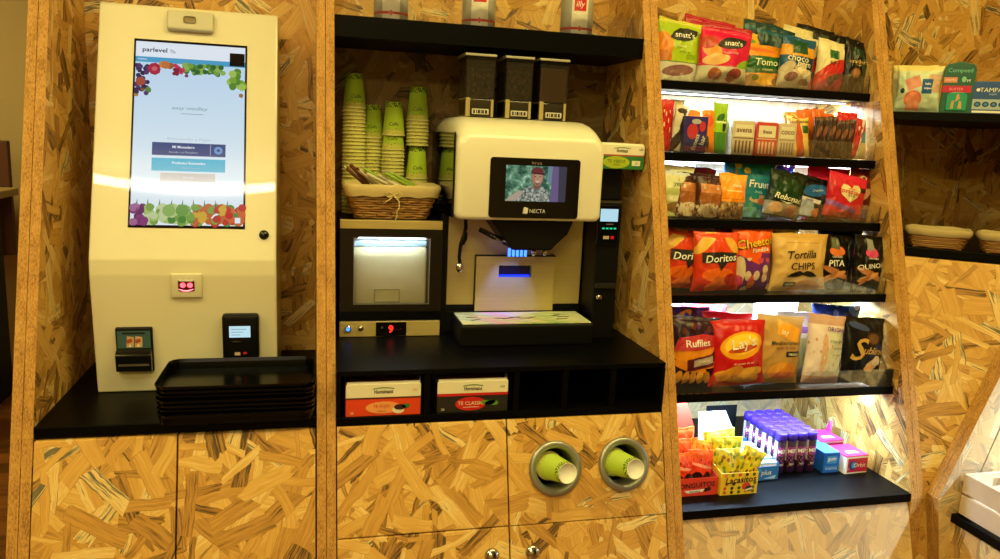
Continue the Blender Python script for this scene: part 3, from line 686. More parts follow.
b.prism(rrect(.158, .083, .018), 'Z', 0, .004, WICK2); b.build('woven_body', t)
b = MB(); st = bring(.0, 0); 
for i in range(0, len(st), 4):
    e_ = bring(.066)[min(int(i*len(bring(.066))/len(st)), len(bring(.066))-1)]; b.tube([st[i], e_], .0018, WICK2, 5)
b.build('stake', t)
b = MB(); rg = lambda z, e, amp: [(x, y, zz+amp*math.sin(i*.9)) for i, (x, y, zz) in enumerate([(p[0], p[1], z) for p in bring(min(z, .075), e)])]
R0 = bring(.075, 0); N0 = len(R0)
def res(pts, n=N0): return [pts[int(i*len(pts)/n)] for i in range(n)]
loft(b, [res(rg(.052, .013, .0015)), res(rg(.062, .014, .001)), res(rg(.073, .012, .0008)), res(rg(.079, .006, .0008)), res(rg(.078, -.004, .0008)), res(rg(.06, -.012, 0)), res(rg(.008, -.010, 0))], LINER, True, cap0=False, cap1=True); b.build('cloth_liner', t)
b = MB(); yb = -.066
b.tube([(0, yb, .057), (-.012, yb-.004, .065), (-.022, yb-.003, .058), (-.012, yb-.003, .052), (0, yb-.002, .056), (.012, yb-.004, .064), (.02, yb-.003, .056), (.01, yb-.003, .05), (0, yb, .056)], .0018, LINER, 6)
b.tube([(0, yb-.001, .056), (.012, yb-.003, .044), (.014, yb-.001, .03), (.008, yb+.002, .02), (.010, yb+.006, .010), (.004, yb+.004, -.002)], .0018, LINER, 6)
b.tube([(0, yb-.001, .056), (-.01, yb-.003, .046), (-.022, yb-.001, .038)], .0017, LINER, 6); b.build('bow', t)
# sticks
def stick(body, tip, lab, p, rot, w=.009, l=.085, group='sugar and stirrer sticks in the basket'):
    b = MB(); vs = []; m = mat('stick_'+body[1:], body, .5); 
    prof = [(-l/2, .3), (-l/2+.006, .35), (-l/2+.012, 1), (l/2-.012, 1), (l/2-.006, .35), (l/2, .3)]
    rings = [[(x, w/2*math.cos(2*math.pi*i/8)*(1.1 if k < .5 else 1), w/2*k*math.sin(2*math.pi*i/8)) for i in range(8)] for x, k in prof]
    loft(b, rings[1:5], m, True); m2 = mat('stick_tip_'+tip[1:], tip, .5); loft(b, rings[:2], m2, False); loft(b, rings[4:], m2, False)
    b.add([(-.02, -w*.3, w*.51), (.016, -w*.3, w*.51), (.016, w*.3, w*.51), (-.02, w*.3, w*.51)], [(0, 1, 2, 3)], m2)
    return tag(b.build('sugar_stick', None, p, rot), lab, 'sachet', group)
SB, SW, SG = '#6b3a26', '#e9e0c2', '#a6c84a'
spec = [(SB, SW, 'brown and white sugar stick leaning on the left rim of the basket, uppermost', (.042, .30, 1.407), (.2, R(42), .5)),
        (SW, SB, 'white sugar stick with brown ends, crossing the brown ones at the left of the basket', (.060, .300, 1.402), (0, R(30), .75)),
        (SB, SW, 'dark brown sugar stick lying low at the left corner of the basket', (.040, .322, 1.398), (.3, R(40), .1)),
        (SW, SB, 'white sugar stick with a brown band in the middle of the basket', (.085, .305, 1.397), (0, R(24), .4)),
        (SB, SW, 'brown sugar stick half under the white sticks', (.070, .332, 1.392), (.1, R(28), 1.0)),
        (SG, SW, 'green stick standing behind the brown sugar sticks', (.082, .34, 1.403), (.1, R(30), .3)),
        (SW, SG, 'white stick with green ends in the middle of the basket', (.106, .315, 1.396), (0, R(18), -.9)),
        (SG, SW, 'bright green stick slanting across the basket', (.128, .312, 1.398), (0, R(26), .35)),
        (SG, SW, 'bright green stick lying second from the right in the basket', (.138, .326, 1.398), (0, R(27), .4)),
        (SG, SW, 'bright green stick nearest the right side of the basket', (.152, .332, 1.394), (0, R(24), .45))]
for a in spec: stick(*a)

# ------------------------------------------------------------------ coffee machine
MO = (.405, .30, 1.041)
t = thing('coffee_machine', 'cream fronted coffee machine with a picture screen and three bean hoppers', 'coffee machine', MO)
b = mb_at(MO); b.box(.246, .580, .286, .462, 1.0945, 1.327, STEEL, .002); b.box(.246, .580, .282, .462, 1.0415, 1.094, BLACKM, .002); b.box(.246, .312, .2835, .2862, 1.095, 1.1085, BLACKM); b.box(.508, .580, .2835, .2862, 1.095, 1.1085, BLACKM); b.build('body', t)
b = mb_at(MO); b.box(.3115, .3125, .2700, .2857, 1.0955, 1.2275, BLACKM)
for a in ((.3125, .368, 1.0955, 1.2275), (.449, .507, 1.0955, 1.2275), (.368, .449, 1.0955, 1.177), (.368, .449, 1.206, 1.2275)): b.box(a[0], a[1], .2705, .2855, a[2], a[3], STEEL)
b.box(.3110, .5085, .2698, .2855, 1.2278, 1.2295, BLACKM); o = b.build('brew_cover', t)
b = mb_at(MO); b.box(.368, .449, .2840, .2855, 1.177, 1.206, mat('dark_blue_recess', '#0a0c2a', .2)); b.box(.372, .446, .2775, .2838, 1.1772, 1.1815, emat('slot_blue_light', '#2038ff', 2.2)); b.build('slot_recess', o)
b = mb_at(MO); b.prism([(.149, 1.0415), (.148, 1.0865), (.151, 1.0915), (.2695, 1.0915), (.2695, 1.0415)], 'X', .258, .569, BLACKM, .003, 3); o = b.build('drip_tray', t)
def sticker_mat():
    t_ = NT('drip_tray_graphic'); p = t_.sep(t_.n('ShaderNodeTexCoord').outputs['Object'])
    nz = t_.noise(t_.comb(t_.math('MULTIPLY_ADD', p[1], 2.5, p[0]), t_.math('MULTIPLY', p[1], .4)), 26., 2.)
    c = t_.ramp(t_.math('ADD', t_.math('MULTIPLY', p[0], 2.6), t_.math('MULTIPLY_ADD', nz, .9, .02)), [(.0, '#e8ecd8'), (.18, '#b8d8e8'), (.3, '#e8a8d8'), (.42, '#c8c8f0'), (.52, '#e8d8a0'), (.64, '#88c080'), (.78, '#e8e8b8'), (1, '#d8ecd0')])
    t_.bsdf(c, .25, coat=.5); return t_.m
b = mb_at(MO); b.box(.262, .565, .154, .266, 1.0918, 1.0935, sticker_mat())
for i, (x, y) in enumerate([(.30, .19), (.295, .215), (.36, .2), (.378, .2), (.396, .21), (.415, .2), (.435, .205), (.505, .19), (.515, .21), (.5, .225)]):
    b.M = Matrix.Translation(Vector((x, y, 1.0938))-Vector(MO)) @ Matrix.Rotation(.5-.35*(i % 3), 4, 'Z'); b.box(-.014, .014, -.0022, .0022, 0, .0003, INK); b.M = Matrix.Translation(-Vector(MO))
b.build('printed_mat', o)
# head
def rr2(x0, x1, z0, z1, rt, rb, y, n_=6):
    pts = []
    for cx, cz, r, a0 in ((x1-rt, z1-rt, rt, 0), (x0+rt, z1-rt, rt, 90), (x0+rb, z0+rb, rb, 180), (x1-rb, z0+rb, rb, 270)):
        for i in range(n_+1): a = R(a0+90*i/n_); pts.append((cx+r*math.cos(a), y, cz+r*math.sin(a)))
    return pts
b = mb_at(MO)
sec = [(.1405, .010, 1.500, 1.336), (.1425, .004, 1.506, 1.330), (.148, .001, 1.513, 1.3275), (.160, 0, 1.523, 1.327), (.180, 0, 1.533, 1.327), (.205, 0, 1.541, 1.327), (.235, 0, 1.546, 1.327), (.27, 0, 1.5475, 1.327), (.455, 0, 1.5475, 1.327), (.460, .004, 1.5445, 1.330)]
loft(b, [rr2(.233+i_, .5665-i_, z0_, z1_, .034, .014, y_) for y_, i_, z1_, z0_ in sec], CREAM2, True); b.build('head', t)
b = mb_at(MO); b.box(.2285, .2325, .152, .455, 1.330, 1.512, GLASSB, .001); b.box(.2290, .2455, .283, .4605, 1.0415, 1.3265, BLACKM); b.build('side_cover', t)
b = mb_at(MO); b.M = Matrix.Translation(Vector((.408, .1385, 1.3985))-Vector(MO))
loft(b, [[(p[0], p[1], p[2]) for p in rr2(-.1015, .1015, -.065, .065, .007, .007, y_)] for y_ in (.003, 0.)], GLASSB); hp = b.build('front_panel', t)
b = mb_at(MO); b.M = Matrix.Translation(Vector((.408, .1384, 1.3985))-Vector(MO))
b.text('necta', .0065, mat('logo_grey', '#d6d6d0', .4), (.0, -.049), off=.0004, width=.034) if 0 else b.text('NECTA', .0085, mat('logo_grey', '#d6d6d0', .4), (.0085, -.049), off=.0004, width=.036)
for k in range(3): b.poly([(-.026+.0012*k, -.0555+.001*k), (-.0165+.0012*k, -.0565+.001*k), (-.0155+.0012*k, -.0445+.001*k), (-.0245+.0012*k, -.0425+.001*k)], mat('logo_grey_%d' % k, ['#77776f', '#a0a098', '#d6d6d0'][k], .4), .0004+.0001*k)
b.text('krea', .007, mat('logo_dim', '#8a7a70', .4), (.002, .0555), off=.0004, width=.022)
b.build('marking', hp)
# picture on its display: a man in a cap before foliage
def jungle():
    t_ = NT('display_foliage'); p = t_.n('ShaderNodeTexCoord').outputs['Object']
    nz = t_.noise(p, 70., 5., .7); c = t_.ramp(nz, [(.3, '#0c2420'), (.45, '#2a5a48'), (.58, '#6a9a7c'), (.72, '#c8dcc8')])
    bs = t_.bsdf((.004, .004, .004, 1), .08); t_.l(c, bs.inputs['Emission Color']); bs.inputs['Emission Strength'].default_value = 1.1; return t_.m
def camo():
    t_ = NT('display_patterned_shirt'); p = t_.n('ShaderNodeTexCoord').outputs['Object']
    nz = t_.noise(p, 190., 4., .7); c = t_.ramp(nz, [(.36, '#2c3230'), (.5, '#7a8478'), (.64, '#c8ccc0')])
    bs = t_.bsdf((.004, .004, .004, 1), .08); t_.l(c, bs.inputs['Emission Color']); bs.inputs['Emission Strength'].default_value = 1.1; return t_.m
b = mb_at(MO); b.M = Matrix.Translation(Vector((.410, .1383, 1.4090))-Vector(MO))
S = lambda c: smat('display_'+c, c, .8)
def dp(pts, m, o_): b.poly([(max(-.0685, min(.0685, x)), max(-.0385, min(.0385, z))) for x, z in pts], m, o_)
dp([(-.0685, -.0385), (.0685, -.0385), (.0685, .0385), (-.0685, .0385)], jungle(), .0003)
dp([(.033, -.0385), (.052, -.0385), (.050, .0385), (.036, .0385)], S('#6a5a86'), .0005); dp([(.052, -.0385), (.0685, -.0385), (.0685, .0385), (.050, .0385)], S('#3a3a4c'), .0005); dp([(.024, .005), (.036, .0), (.036, .0385), (.026, .0385)], S('#6a8a94'), .0004)
cm = camo(); dp([(-.06, -.0385), (-.05, -.028), (-.03, -.012), (-.012, -.004), (.012, -.006), (.026, -.014), (.031, -.03), (.033, -.0385)], cm, .0006)
dp([(-.0685, -.0385), (-.046, -.0385), (-.03, -.022), (-.036, -.014), (-.056, -.026)], S('#b0a08c'), .0007)
dp([(-.006, -.010), (.010, -.010), (.010, .004), (-.006, .004)], S('#7c5646'), .0007)
dp(ellp(.002, .014, .0135, .0185), S('#a4765e'), .0008); dp(ellp(.0045, .0125, .0085, .013), S('#bc8e74'), .0009)
dp([(-.0125, .022), (.0165, .020), (.0165, .025), (.012, .033), (.002, .036), (-.008, .034), (-.013, .027)], S('#6a2c34'), .0010); dp([(-.010, .0215), (.020, .019), (.019, .0225), (-.010, .0245)], S('#3c1c24'), .0011)
for ex in (-.003, .008): dp(ellp(ex, .0155, .0022, .001), S('#2c1c18'), .0011)
dp([(.0018, .0155), (.0042, .010), (.0008, .0098)], S('#966a54'), .0011); dp([(-.0035, .0055), (.0025, .0035), (.0085, .0053), (.0025, .0058)], S('#e8dcd0'), .0011); dp([(-.0045, .0035), (.002, -.004), (.009, .003), (.0025, .0012)], S('#7c5a4a'), .0010)
b.build('display', hp)
# dispensing spouts
b = mb_at(MO); b.prism([(.318, 1.3268), (.512, 1.3268), (.500, 1.296), (.470, 1.268), (.462, 1.258), (.372, 1.258), (.350, 1.285)], 'Y', .165, .262, BLACKM, .004, 2); sp = b.build('spout_housing', t)
for k in range(5):
    b = mb_at(MO); b.tube([(.372+.0095*k, .195, 1.258), (.372+.0095*k, .195, 1.240)], .0032, emat('blue_reflected_glow', '#2a5cff', 7.), 8); b.build('nozzle_reflected_glow', sp)  # nozzles made to glow in place of reflected blue light
for x in (.428, .455):
    b = mb_at(MO); b.tube([(x, .19, 1.258), (x, .19, 1.248), (x, .19, 1.243)], [.006, .006, .0035], CHROME, 12); b.build('nozzle', sp)
b = mb_at(MO); b.tube([(.302, .2, 1.300), (.330, .185, 1.286), (.352, .175, 1.280)], .006, BLACKG, 10); b.tube([(.335, .178, 1.281), (.36, .172, 1.279)], .003, CHROME, 8); b.build('arm', sp)
L = bpy.data.lights.new('blue_light', 'SPOT'); L.energy = LP[4]; L.color = (.10, .18, 1.); L.spot_size = R(70); L.spot_blend = .6; L.shadow_soft_size = .012
o = bpy.data.objects.new('blue_light', L); C.objects.link(o); o.parent = t; o.location = Vector((.391, .2, 1.236))-Vector(MO); o.rotation_euler = (R(38), 0, 0)
b = mb_at(MO); b.tube([(.276, .235, 1.327), (.276, .228, 1.300), (.270, .222, 1.280), (.264, .222, 1.262), (.262, .222, 1.235), (.264, .222, 1.218)], .0042, BLACKM, 10); b.tube([(.276, .23, 1.288), (.272, .224, 1.276), (.268, .222, 1.262)], [.005, .0075, .005], BLACKM, 10); b.tube([(.266, .222, 1.262), (.263, .222, 1.218)], .0035, CHROME, 10); w_ = b.build('steam_wand', t)
b = mb_at(MO); b.tube([(.264, .222, 1.221), (.264, .222, 1.214), (.264, .221, 1.206), (.264, .221, 1.200), (.264, .221, 1.197)], [.004, .0075, .0085, .006, .002], CHROME, 14); b.build('wand_tip', w_)
# hoppers
def beans(name, c1, c2, sc):
    t_ = NT(name); p = t_.n('ShaderNodeTexCoord').outputs['Object']; vo = t_.n('ShaderNodeTexVoronoi'); t_.l(p, vo.inputs['Vector']); vo.inputs['Scale'].default_value = sc
    t_.bsdf(t_.ramp(vo.outputs['Distance'], [(.0, c1), (.6, c2)]), .4, bump=vo.outputs['Distance'], bstr=.6, bdist=.004); return t_.m
BEAN = beans('roast_beans', '#5a3420', '#140a06', 110.); POWD = mat('cocoa_powder', '#7c5236', .8)
for k, (xa, xb) in enumerate(((.268, .336), (.360, .424), (.440, .508))):
    b = mb_at(MO); w = xb-xa; y0_, y1_ = .252, .345
    b.box(xa+.002, xb-.002, y0_+.002, y1_-.002, 1.5485, 1.5875, CLEARH, .002); b.box(xa+.002, xa+.012, y0_+.0, y1_, 1.5485, 1.5895, mat('frosted_amber', '#a89868', .35), .001); b.box(xb-.008, xb-.002, y0_+.0, y1_, 1.5485, 1.5875, mat('frosted_amber', '#a89868', .35), .001)
    b.box(xa+.012, xb-.008, y0_+.006, y1_-.004, 1.5485, 1.586, mat('grey_hopper_base', '#55503e', .4)); h_ = b.build('hopper', t)
    b = mb_at(MO); b.box(xa+.001, xb-.001, y0_+.001, y1_-.001, 1.589, 1.672, CLEARH); b.build('window', h_)
    b = mb_at(MO); b.box(xa+.004, xb-.004, y0_+.004, y1_-.004, 1.589, 1.655 if k < 2 else 1.664, BEAN if k < 2 else POWD, .002)
    b.build('coffee_beans' if k < 2 else 'cocoa_powder', h_)
    b = mb_at(MO); b.box(xa, xb, y0_, y1_, 1.672, 1.680, BLACKG, .001); b.prism([(y0_-.003, 1.680), (y0_-.003, 1.6845), (y0_+.004, 1.6865), (y1_, 1.6865), (y1_, 1.680)], 'X', xa-.002, xb+.001, mat('lid_edge_grey', '#a9a593', .3), .001); b.build('lid', h_)
    b = mb_at(MO); cx = (xa+xb)/2+.002; b.M = Matrix.Translation(Vector((cx, y0_+.0055, 1.560))-Vector(MO)); b.poly([(-.019, -.006), (.019, -.006), (.019, .006), (-.019, .006)], mat('dim_label', '#c8c4b4'), .0)
    b.poly([(-.019, -.006), (.019, -.006), (.019, .006), (-.019, .006)], mat('dim_label', '#c8c4b4'), .0066)
    for i, x in enumerate((-.0165, -.010, -.006, .001, .004, .0105)): b.poly([(x, -.0042), (x+[.004, .002, .005, .002, .004, .005][i], -.0042), (x+[.004, .002, .005, .002, .004, .005][i], .0035), (x, .0035)], INK, .0069)
    b.build('label', h_)

# ------------------------------------------------------------------ payment tower right of the machine
PO = (.61, .33, 1.041)
t = thing('payment_terminal', 'narrow black payment tower between the coffee machine and the upright', 'payment terminal', PO)
b = mb_at(PO); b.box(.583, .640, .2, .46, 1.0415, 1.372, BLACKM, .002); b.box(.583, .640, .215, .46, 1.3725, 1.4455, BLACKM, .002); b.box(.583, .640, .1985, .2, 1.366, 1.3715, mat('grey_seam', '#3a3832', .4)); b.build('housing', t)
b = mb_at(PO); b.box(.578, .6335, .192, .1995, 1.270, 1.362, BLACKG, .002); p = b.build('reader_front', t)
b = mb_at(PO); b.box(.585, .628, .1905, .1925, 1.324, 1.353, smat('tower_display', '#b4dcec', .95)); b.build('display', p)
b = mb_at(PO)
for k in range(4): b.box(.591+.0095*k, .597+.0095*k, .1908, .1925, 1.306, 1.3095, emat('green_lamp', '#2ad890', 1.2))
b.build('lamp_row', p)
b = mb_at(PO); b.box(.595, .609, .1905, .1925, 1.283, 1.290, mat('pale_button', '#c8b8a8')); b.box(.614, .621, .1905, .1925, 1.283, 1.290, emat('red_lamp', '#d8201c', 1.)); b.box(.60, .618, .1908, .1925, 1.3165, 1.3185, DSTEEL); b.build('button', p)
b = mb_at(PO); b.box(.585, .636, .192, .1995, 1.165, 1.177, mat('dark_grey_plastic', '#1b1a19', .4), .001); b.build('coin_slot', t)
b = mb_at(PO); b.lathe([(0, .1905), (.0035, .1905), (.006, .192), (.0075, .195), (.008, .2)], CHROME, 20, o=(.597, 0, 1.143), ax='Y'); b.box(.5963, .5977, .1899, .1906, 1.1395, 1.1465, INK); b.build('lock', t)
def deco3(b, w, h):
    b.poly([(-w/2, h*.5), (w/2, h*.5), (w/2, h*.56), (-w/2, h*.56)], mat('rust_print', '#a8503a'), .0003)
    b.poly(ellp(-w*.12, h*.26, w*.30, h*.24), mat('lime_print', '#a9bd2a'), .0005); b.text('TE VERDE', .007, mat('dark_green_ink', '#28401a'), (-w*.12, h*.3)); b.text('classic', .005, mat('dark_green_ink', '#28401a'), (-w*.12, h*.18))
    b.poly([(w*.23, h*.14), (w*.42, h*.14), (w*.42, h*.34), (w*.23, h*.34)], CREAMP, .0006); b.text('20', .005, GREEN, (w*.33, h*.24), off=.0009); b.text('100', .005, INK, (w*.42, h*.78))
tea_box('green and cream tea box lying on top of the payment tower', .571, .6800, 1.4457, .058, .187, .09, mat('green_card', '#2c7a3c', .5), deco3)

# ------------------------------------------------------------------ shelf over the coffee bay, with cans behind an acrylic lip
t = thing('wall_shelf', 'thick black shelf across the top of the coffee bay', 'shelf')
b = MB(); b.box(-.0178, .6822, .243, .479, 1.699, 1.7435, BLACK, .001); b.build('board', t)
b = MB(); b.box(.0, .676, .2445, .2475, 1.7436, 1.785, PLEXI); b.build('acrylic_lip', t)
def can_mat():
    t_ = NT('coffee_can_print'); s = t_.sep(t_.n('ShaderNodeTexCoord').outputs['Object']); a = t_.math('ARCTAN2', s[0], t_.math('MULTIPLY', s[1], -1.))
    c = t_.mix(t_.math('LESS_THAN', t_.math('ABSOLUTE', a), .52), lin('#a8a49a'), lin('#e8e4d8'))
    f = t_.math('MULTIPLY', t_.math('GREATER_THAN', s[2], .010), t_.math('LESS_THAN', s[2], .0155)); c = t_.mix(f, c, lin('#c0281e'))
    t_.bsdf(c, .3, 0); return t_.m
def can(x, y, rz, lab):
    t = thing('coffee_can', lab, 'can', (x, y, 1.7437), (0, 0, rz), 'coffee cans on the top shelf')
    b = MB(); r = .0375; b.lathe([(0, .001), (r-.002, .0), (r, .002), (r, .118), (r-.001, .120)], can_mat() if 'coffee_can_print' not in bpy.data.materials else bpy.data.materials['coffee_can_print'], 36)
    f = lambda px, pz: ((r+.0004)*math.sin(px/r), -(r+.0004)*math.cos(px/r), pz)
    pts = [(-.014+.028*i/6, .051) for i in range(7)]+[(.014-.028*i/6, .079) for i in range(7)]
    b.add([f(*p_) for p_ in pts], [(i, i+1, 12-i, 13-i) for i in range(6)], RED); b.text('illy', .016, WHITE, (0, .064), fn=f, shear=.2, off=.0006)
    b.add([f(-.006, .013), f(0, .006), f(.006, .013), f(0, .016)], [(0, 1, 2, 3)], RED); b.disc((0, -r-.001, .0165), .0018, RED); b.build('body', t)
    b = MB(); b.lathe([(r-.001, .120), (r+.001, .121), (r+.001, .130), (r-.002, .132), (0, .132)], DSTEEL, 36); b.build('lid', t)
can(.104, .287, -.1, 'silver and white coffee can, leftmost on the top shelf')
can(.300, .290, -.15, 'silver and white coffee can, middle one on the top shelf')
can(.532, .292, -.12, 'silver and white coffee can with a red square, rightmost on the top shelf')

# ------------------------------------------------------------------ lit snack shelves
SZ = [1.655, 1.489, 1.337, 1.168, .953, .722]
SF = [fy(z-.02)+.036 for z in SZ[:5]] + [-.0715]
SN = ['topmost snack shelf', 'second snack shelf from the top', 'third snack shelf from the top', 'fourth snack shelf from the top', 'fifth snack shelf from the top', 'bottom snack shelf']
for i, z in enumerate(SZ):
    t = thing('snack_shelf', 'black '+SN[i]+[' with a clear lip', ', holding candy boxes and purple tubes'][i == 5], 'shelf', (0, 0, 0), group='lit snack shelves')
    b = MB(); b.box(.7193, 1.3098, SF[i], .4615, z-.02, z, BLACK, .0008); b.build('board', t)
    if i < 5:
        b = MB(); b.box(.7200, 1.3040, SF[i]+.001, SF[i]+.004, z+.0001, z+.043, PLEXI); b.build('acrylic_lip', t)
        b = MB(); yl = SF[i]+.075
        b.box(.73, 1.30, yl, yl+.014, z-.0225, z-.0201, mat('aluminium_channel', '#b8b8b8', .3, 1.)); o = b.build('light_strip', t)
        b = MB(); b.box(.732, 1.298, yl+.002, yl+.012, z-.0245, z-.0225, LEDW); b.build('diffuser', o)
        L = bpy.data.lights.new('strip_light', 'AREA'); L.shape = 'RECTANGLE'; L.size = .56; L.size_y = .012; L.energy = LP[5]*[1, .85, .85, .9, .62][i]; L.color = (.46, .70, 1.)
        lo = bpy.data.objects.new('strip_light', L); C.objects.link(lo); lo.parent = t; lo.location = (1.015, yl+.007, z-.026); lo.rotation_euler = (R(6), 0, 0)
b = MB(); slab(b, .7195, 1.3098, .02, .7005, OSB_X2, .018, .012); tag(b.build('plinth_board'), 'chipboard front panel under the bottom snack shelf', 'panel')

def bag(name, label, x, y, z, w, h, T, m, seed=0, kind='pillow', rx=-6., rz=0., ry=0., art=None, group='snack packets', wr=1., cat='snack packet'):
    """a filled film packet; y is where its front belly sits"""
    w *= 1.07; h *= 1.03
    if name == 'snack_packet':
        pass
        if y-f > .046: y += .014
    def prof(v):
        if kind == 'pillow': a = max(0, min(1, (v-.035)/.925)); return max(0., math.sin(math.pi*a))**.5
        a = max(0, min(1, (.94-v)/.5)); return (.80+.2*min(1, v/.25))*math.sin(math.pi/2*a)**.7
    def half(v): return w/2*(1-.085*prof(v)*(1 if kind == 'pillow' else .5)+(.02*math.sin(v*9+seed)))
    def wrk(u, v):
        a = noise.noise((u*2.2+seed*3.1, v*3.+seed, 1.7*seed)); c = noise.noise((u*3.1+v*2.4+seed*1.3, v*4.3-u*2.+seed, 7.)); e = noise.noise((u*7+seed, v*6., seed))
        edge = max(abs(u)**3, abs(2*v-1)**4)
        return wr*(.0045*a - .0055*(.25+.9*edge)*max(0., .32-abs(c))/.32 + .0022*e)
    def fr(u, v):
        p_ = prof(v); e = max(0., 1-abs(u)**2.3)**.62
        return -(T/2)*p_*e + wrk(u, v)*(.35+.65*e)*min(1., p_+.3)
    def bk(u, v):
        p_ = prof(v); e = max(0., 1-abs(u)**2.3)**.62
        return (T/2)*p_*e*.8 + .002
    NU, NV = 30, 36; b = MB(); vs = []; uv = []
    sh = lambda v: (.004*math.sin(seed*5+v*3))
    for s_ in (0, 1):
        for j in range(NV+1):
            v = j/NV
            for i in range(NU+1):
                u = -1+2*i/NU; zz_ = h*v + (.0035*noise.noise((u*1.5, seed, 3.)) if j == NV else 0)
                f0 = fr(u, v); y_ = f0 if s_ == 0 else max(bk(u, v), f0+.0008)
                vs.append((u*half(v), y_, zz_)); uv.append(((u+1)/2 if s_ == 0 else (1-u)/2, v))
    n1 = (NU+1)*(NV+1); fs = []
    for j in range(NV):
        for i in range(NU):
            a = j*(NU+1)+i; fs.append((a, a+1, a+NU+2, a+NU+1)); fs.append((n1+a+1, n1+a, n1+a+NU+1, n1+a+NU+2))
    for i in range(NU): fs.append((i+1, i, n1+i, n1+i+1)); a = NV*(NU+1)+i; fs.append((a, a+1, n1+a+1, n1+a))
    for j in range(NV): a = j*(NU+1); c = a+NU; fs.append((a, a+NU+1, n1+a+NU+1, n1+a)); fs.append((c+NU+1, c, n1+c, n1+c+NU+1))
    b.add(vs, fs, m, True, uv)
    def S_(px, pz):           # a point of the printed front, on the same facets as the film
        v = max(0, min(.9999, pz/h)); u = max(-1, min(.9999, px/half(v))); gi = (u+1)/2*NU; gj = v*NV; i0, j0 = int(gi), int(gj); a, c = gi-i0, gj-j0
        Y_ = lambda i, j: vs[j*(NU+1)+i][1]
        return (px, (Y_(i0, j0)*(1-a)+Y_(i0+1, j0)*a)*(1-c)+(Y_(i0, j0+1)*(1-a)+Y_(i0+1, j0+1)*a)*c, pz)
    if art:
        for a in art:
            if a[0] == 't': b.text(a[1], a[2]*h, a[3], (a[4]*w/2, a[5]*h), fn=S_, off=a[8] if len(a) > 8 else .0030, rot=a[6] if len(a) > 6 else 0, shear=(a[7] if len(a) > 7 else 0), fat=.012, width=None)
            else:
                p0_ = [(px*w/2, pz*h) for px, pz in a[1]]; pts = []
                for i, q0 in enumerate(p0_):
                    q1 = p0_[(i+1) % len(p0_)]; n_ = max(1, int(math.hypot(q1[0]-q0[0], q1[1]-q0[1])/.006)); pts += [(q0[0]+(q1[0]-q0[0])*j/n_, q0[1]+(q1[1]-q0[1])*j/n_) for j in range(n_)]
                cx = sum(p[0] for p in pts)/len(pts); cz = sum(p[1] for p in pts)/len(pts); o_ = a[3] if len(a) > 3 else .0018
                N_ = len(pts); rings = []
                for k in (0., .2, .4, .6, .8, 1.): rings.append([(lambda q_: (q_[0], q_[1]-o_, q_[2]))(S_(cx+(p[0]-cx)*k, cz+(p[1]-cz)*k)) for p in pts])
                vs2 = [p for r_ in rings for p in r_]; fs2 = [(r_*N_+i, r_*N_+(i+1) % N_, (r_+1)*N_+(i+1) % N_, (r_+1)*N_+i) for r_ in range(5) for i in range(N_)]
                b.add(vs2, fs2, a[2])
    if name == 'snack_packet':      # the packets slump sideways and their tops sag to the right
        k_ = math.tan(R(LEAN)); b.v = [(p[0]+k_*p[2], p[1], p[2]*(1-.008*LEAN*p[0]/(w/2))) for p in b.v]
    o = b.build(name, None, (x, y+T/2, z+.0004+abs(math.sin(R(ry)))*w/2), (R(rx), R(ry), R(rz)))
    return tag(o, label, cat, group)
E_ = lambda cx, cz, rx, rz, n=18, rot=0.: [(cx+rx*math.cos(2*math.pi*i/n)*math.cos(R(rot))-rz*math.sin(2*math.pi*i/n)*math.sin(R(rot)), cz+rx*math.cos(2*math.pi*i/n)*math.sin(R(rot))*.8+rz*math.sin(2*math.pi*i/n)*math.cos(R(rot))) for i in range(n)]
LEAF = [(-.62, .70), (-.5, .80), (-.25, .88), (.1, .90), (.55, .885), (.5, .80), (.3, .71), (0, .67), (-.3, .665)]
def leaf(dx, dz): return [(p[0]+dx, p[1]+dz) for p in LEAF]
PUR = mat('purple_print', '#5a2a86', .45); ORANGE = mat('orange_print', '#f07a1c', .45); BROWN = mat('brown_print', '#6a3a1c', .5); SKY = mat('sky_print', '#3f8fd0', .45); PINK = mat('pink_print', '#e0559a', .45)
DGREEN = mat('bottle_green_print', '#123f24', .45)
# --- top shelf
z, f = SZ[0], SF[0]+.012; LEAN = 7.
bag('snack_packet', 'lime green packet with a black leaf badge at the left end of the top shelf', .797, f+.030, z, .112, .146, .042, design('film_lime', '#a6c21e', [('grad', .9, 1., '#d8d23a'), ('ell', .1, .55, .22, .22, 20, '#e08a24'), ('ell', .12, .36, .2, .12, 0, '#c8752a'), ('band', 0, .30, '#cfc9bc'), ('ell', .5, .17, .34, .09, 5, '#8a5a5a'), ('rect', .5, .305, .5, .008, 0, '#5c7a1c'), ('rect', .74, .40, .12, .045, 0, '#8aa81c')]), 1, 'pouch', -9, -4, 0,
    [('p', leaf(.12, -.02), INK), ('t', "snatt's", .1, WHITE, .10, .755, 4), ('t', 'Natur', .05, mat('pale_lime', '#d4e08a'), .0, .56), ('t', '35% less fat', .03, DGREEN, .15, .47)])
bag('snack_packet', 'crimson packet with a black leaf badge, foremost red one on the top shelf', .905, f, z, .126, .128, .045, design('film_crimson', '#d4184e', [('ell', .22, .58, .2, .14, -30, '#e8a050'), ('ell', .14, .72, .16, .12, 20, '#b8402a'), ('ell', .3, .42, .26, .1, 10, '#e0b070'), ('ell', .92, .36, .2, .1, 20, '#8ab02a'), ('band', 0, .30, '#c9c3ac'), ('ell', .3, .16, .13, .11, 0, '#a85a2c'), ('ell', .7, .18, .17, .10, 20, '#a03a34'), ('ell', .62, .08, .1, .05, 0, '#b06a44')]), 2, 'pouch', -8, -3, 0,
    [('p', leaf(.22, -.03), INK), ('t', "snatt's", .105, WHITE, .2, .745, 3), ('t', 'NaturChips', .06, mat('pink_pale', '#f0a8c0'), .12, .55, 2)])
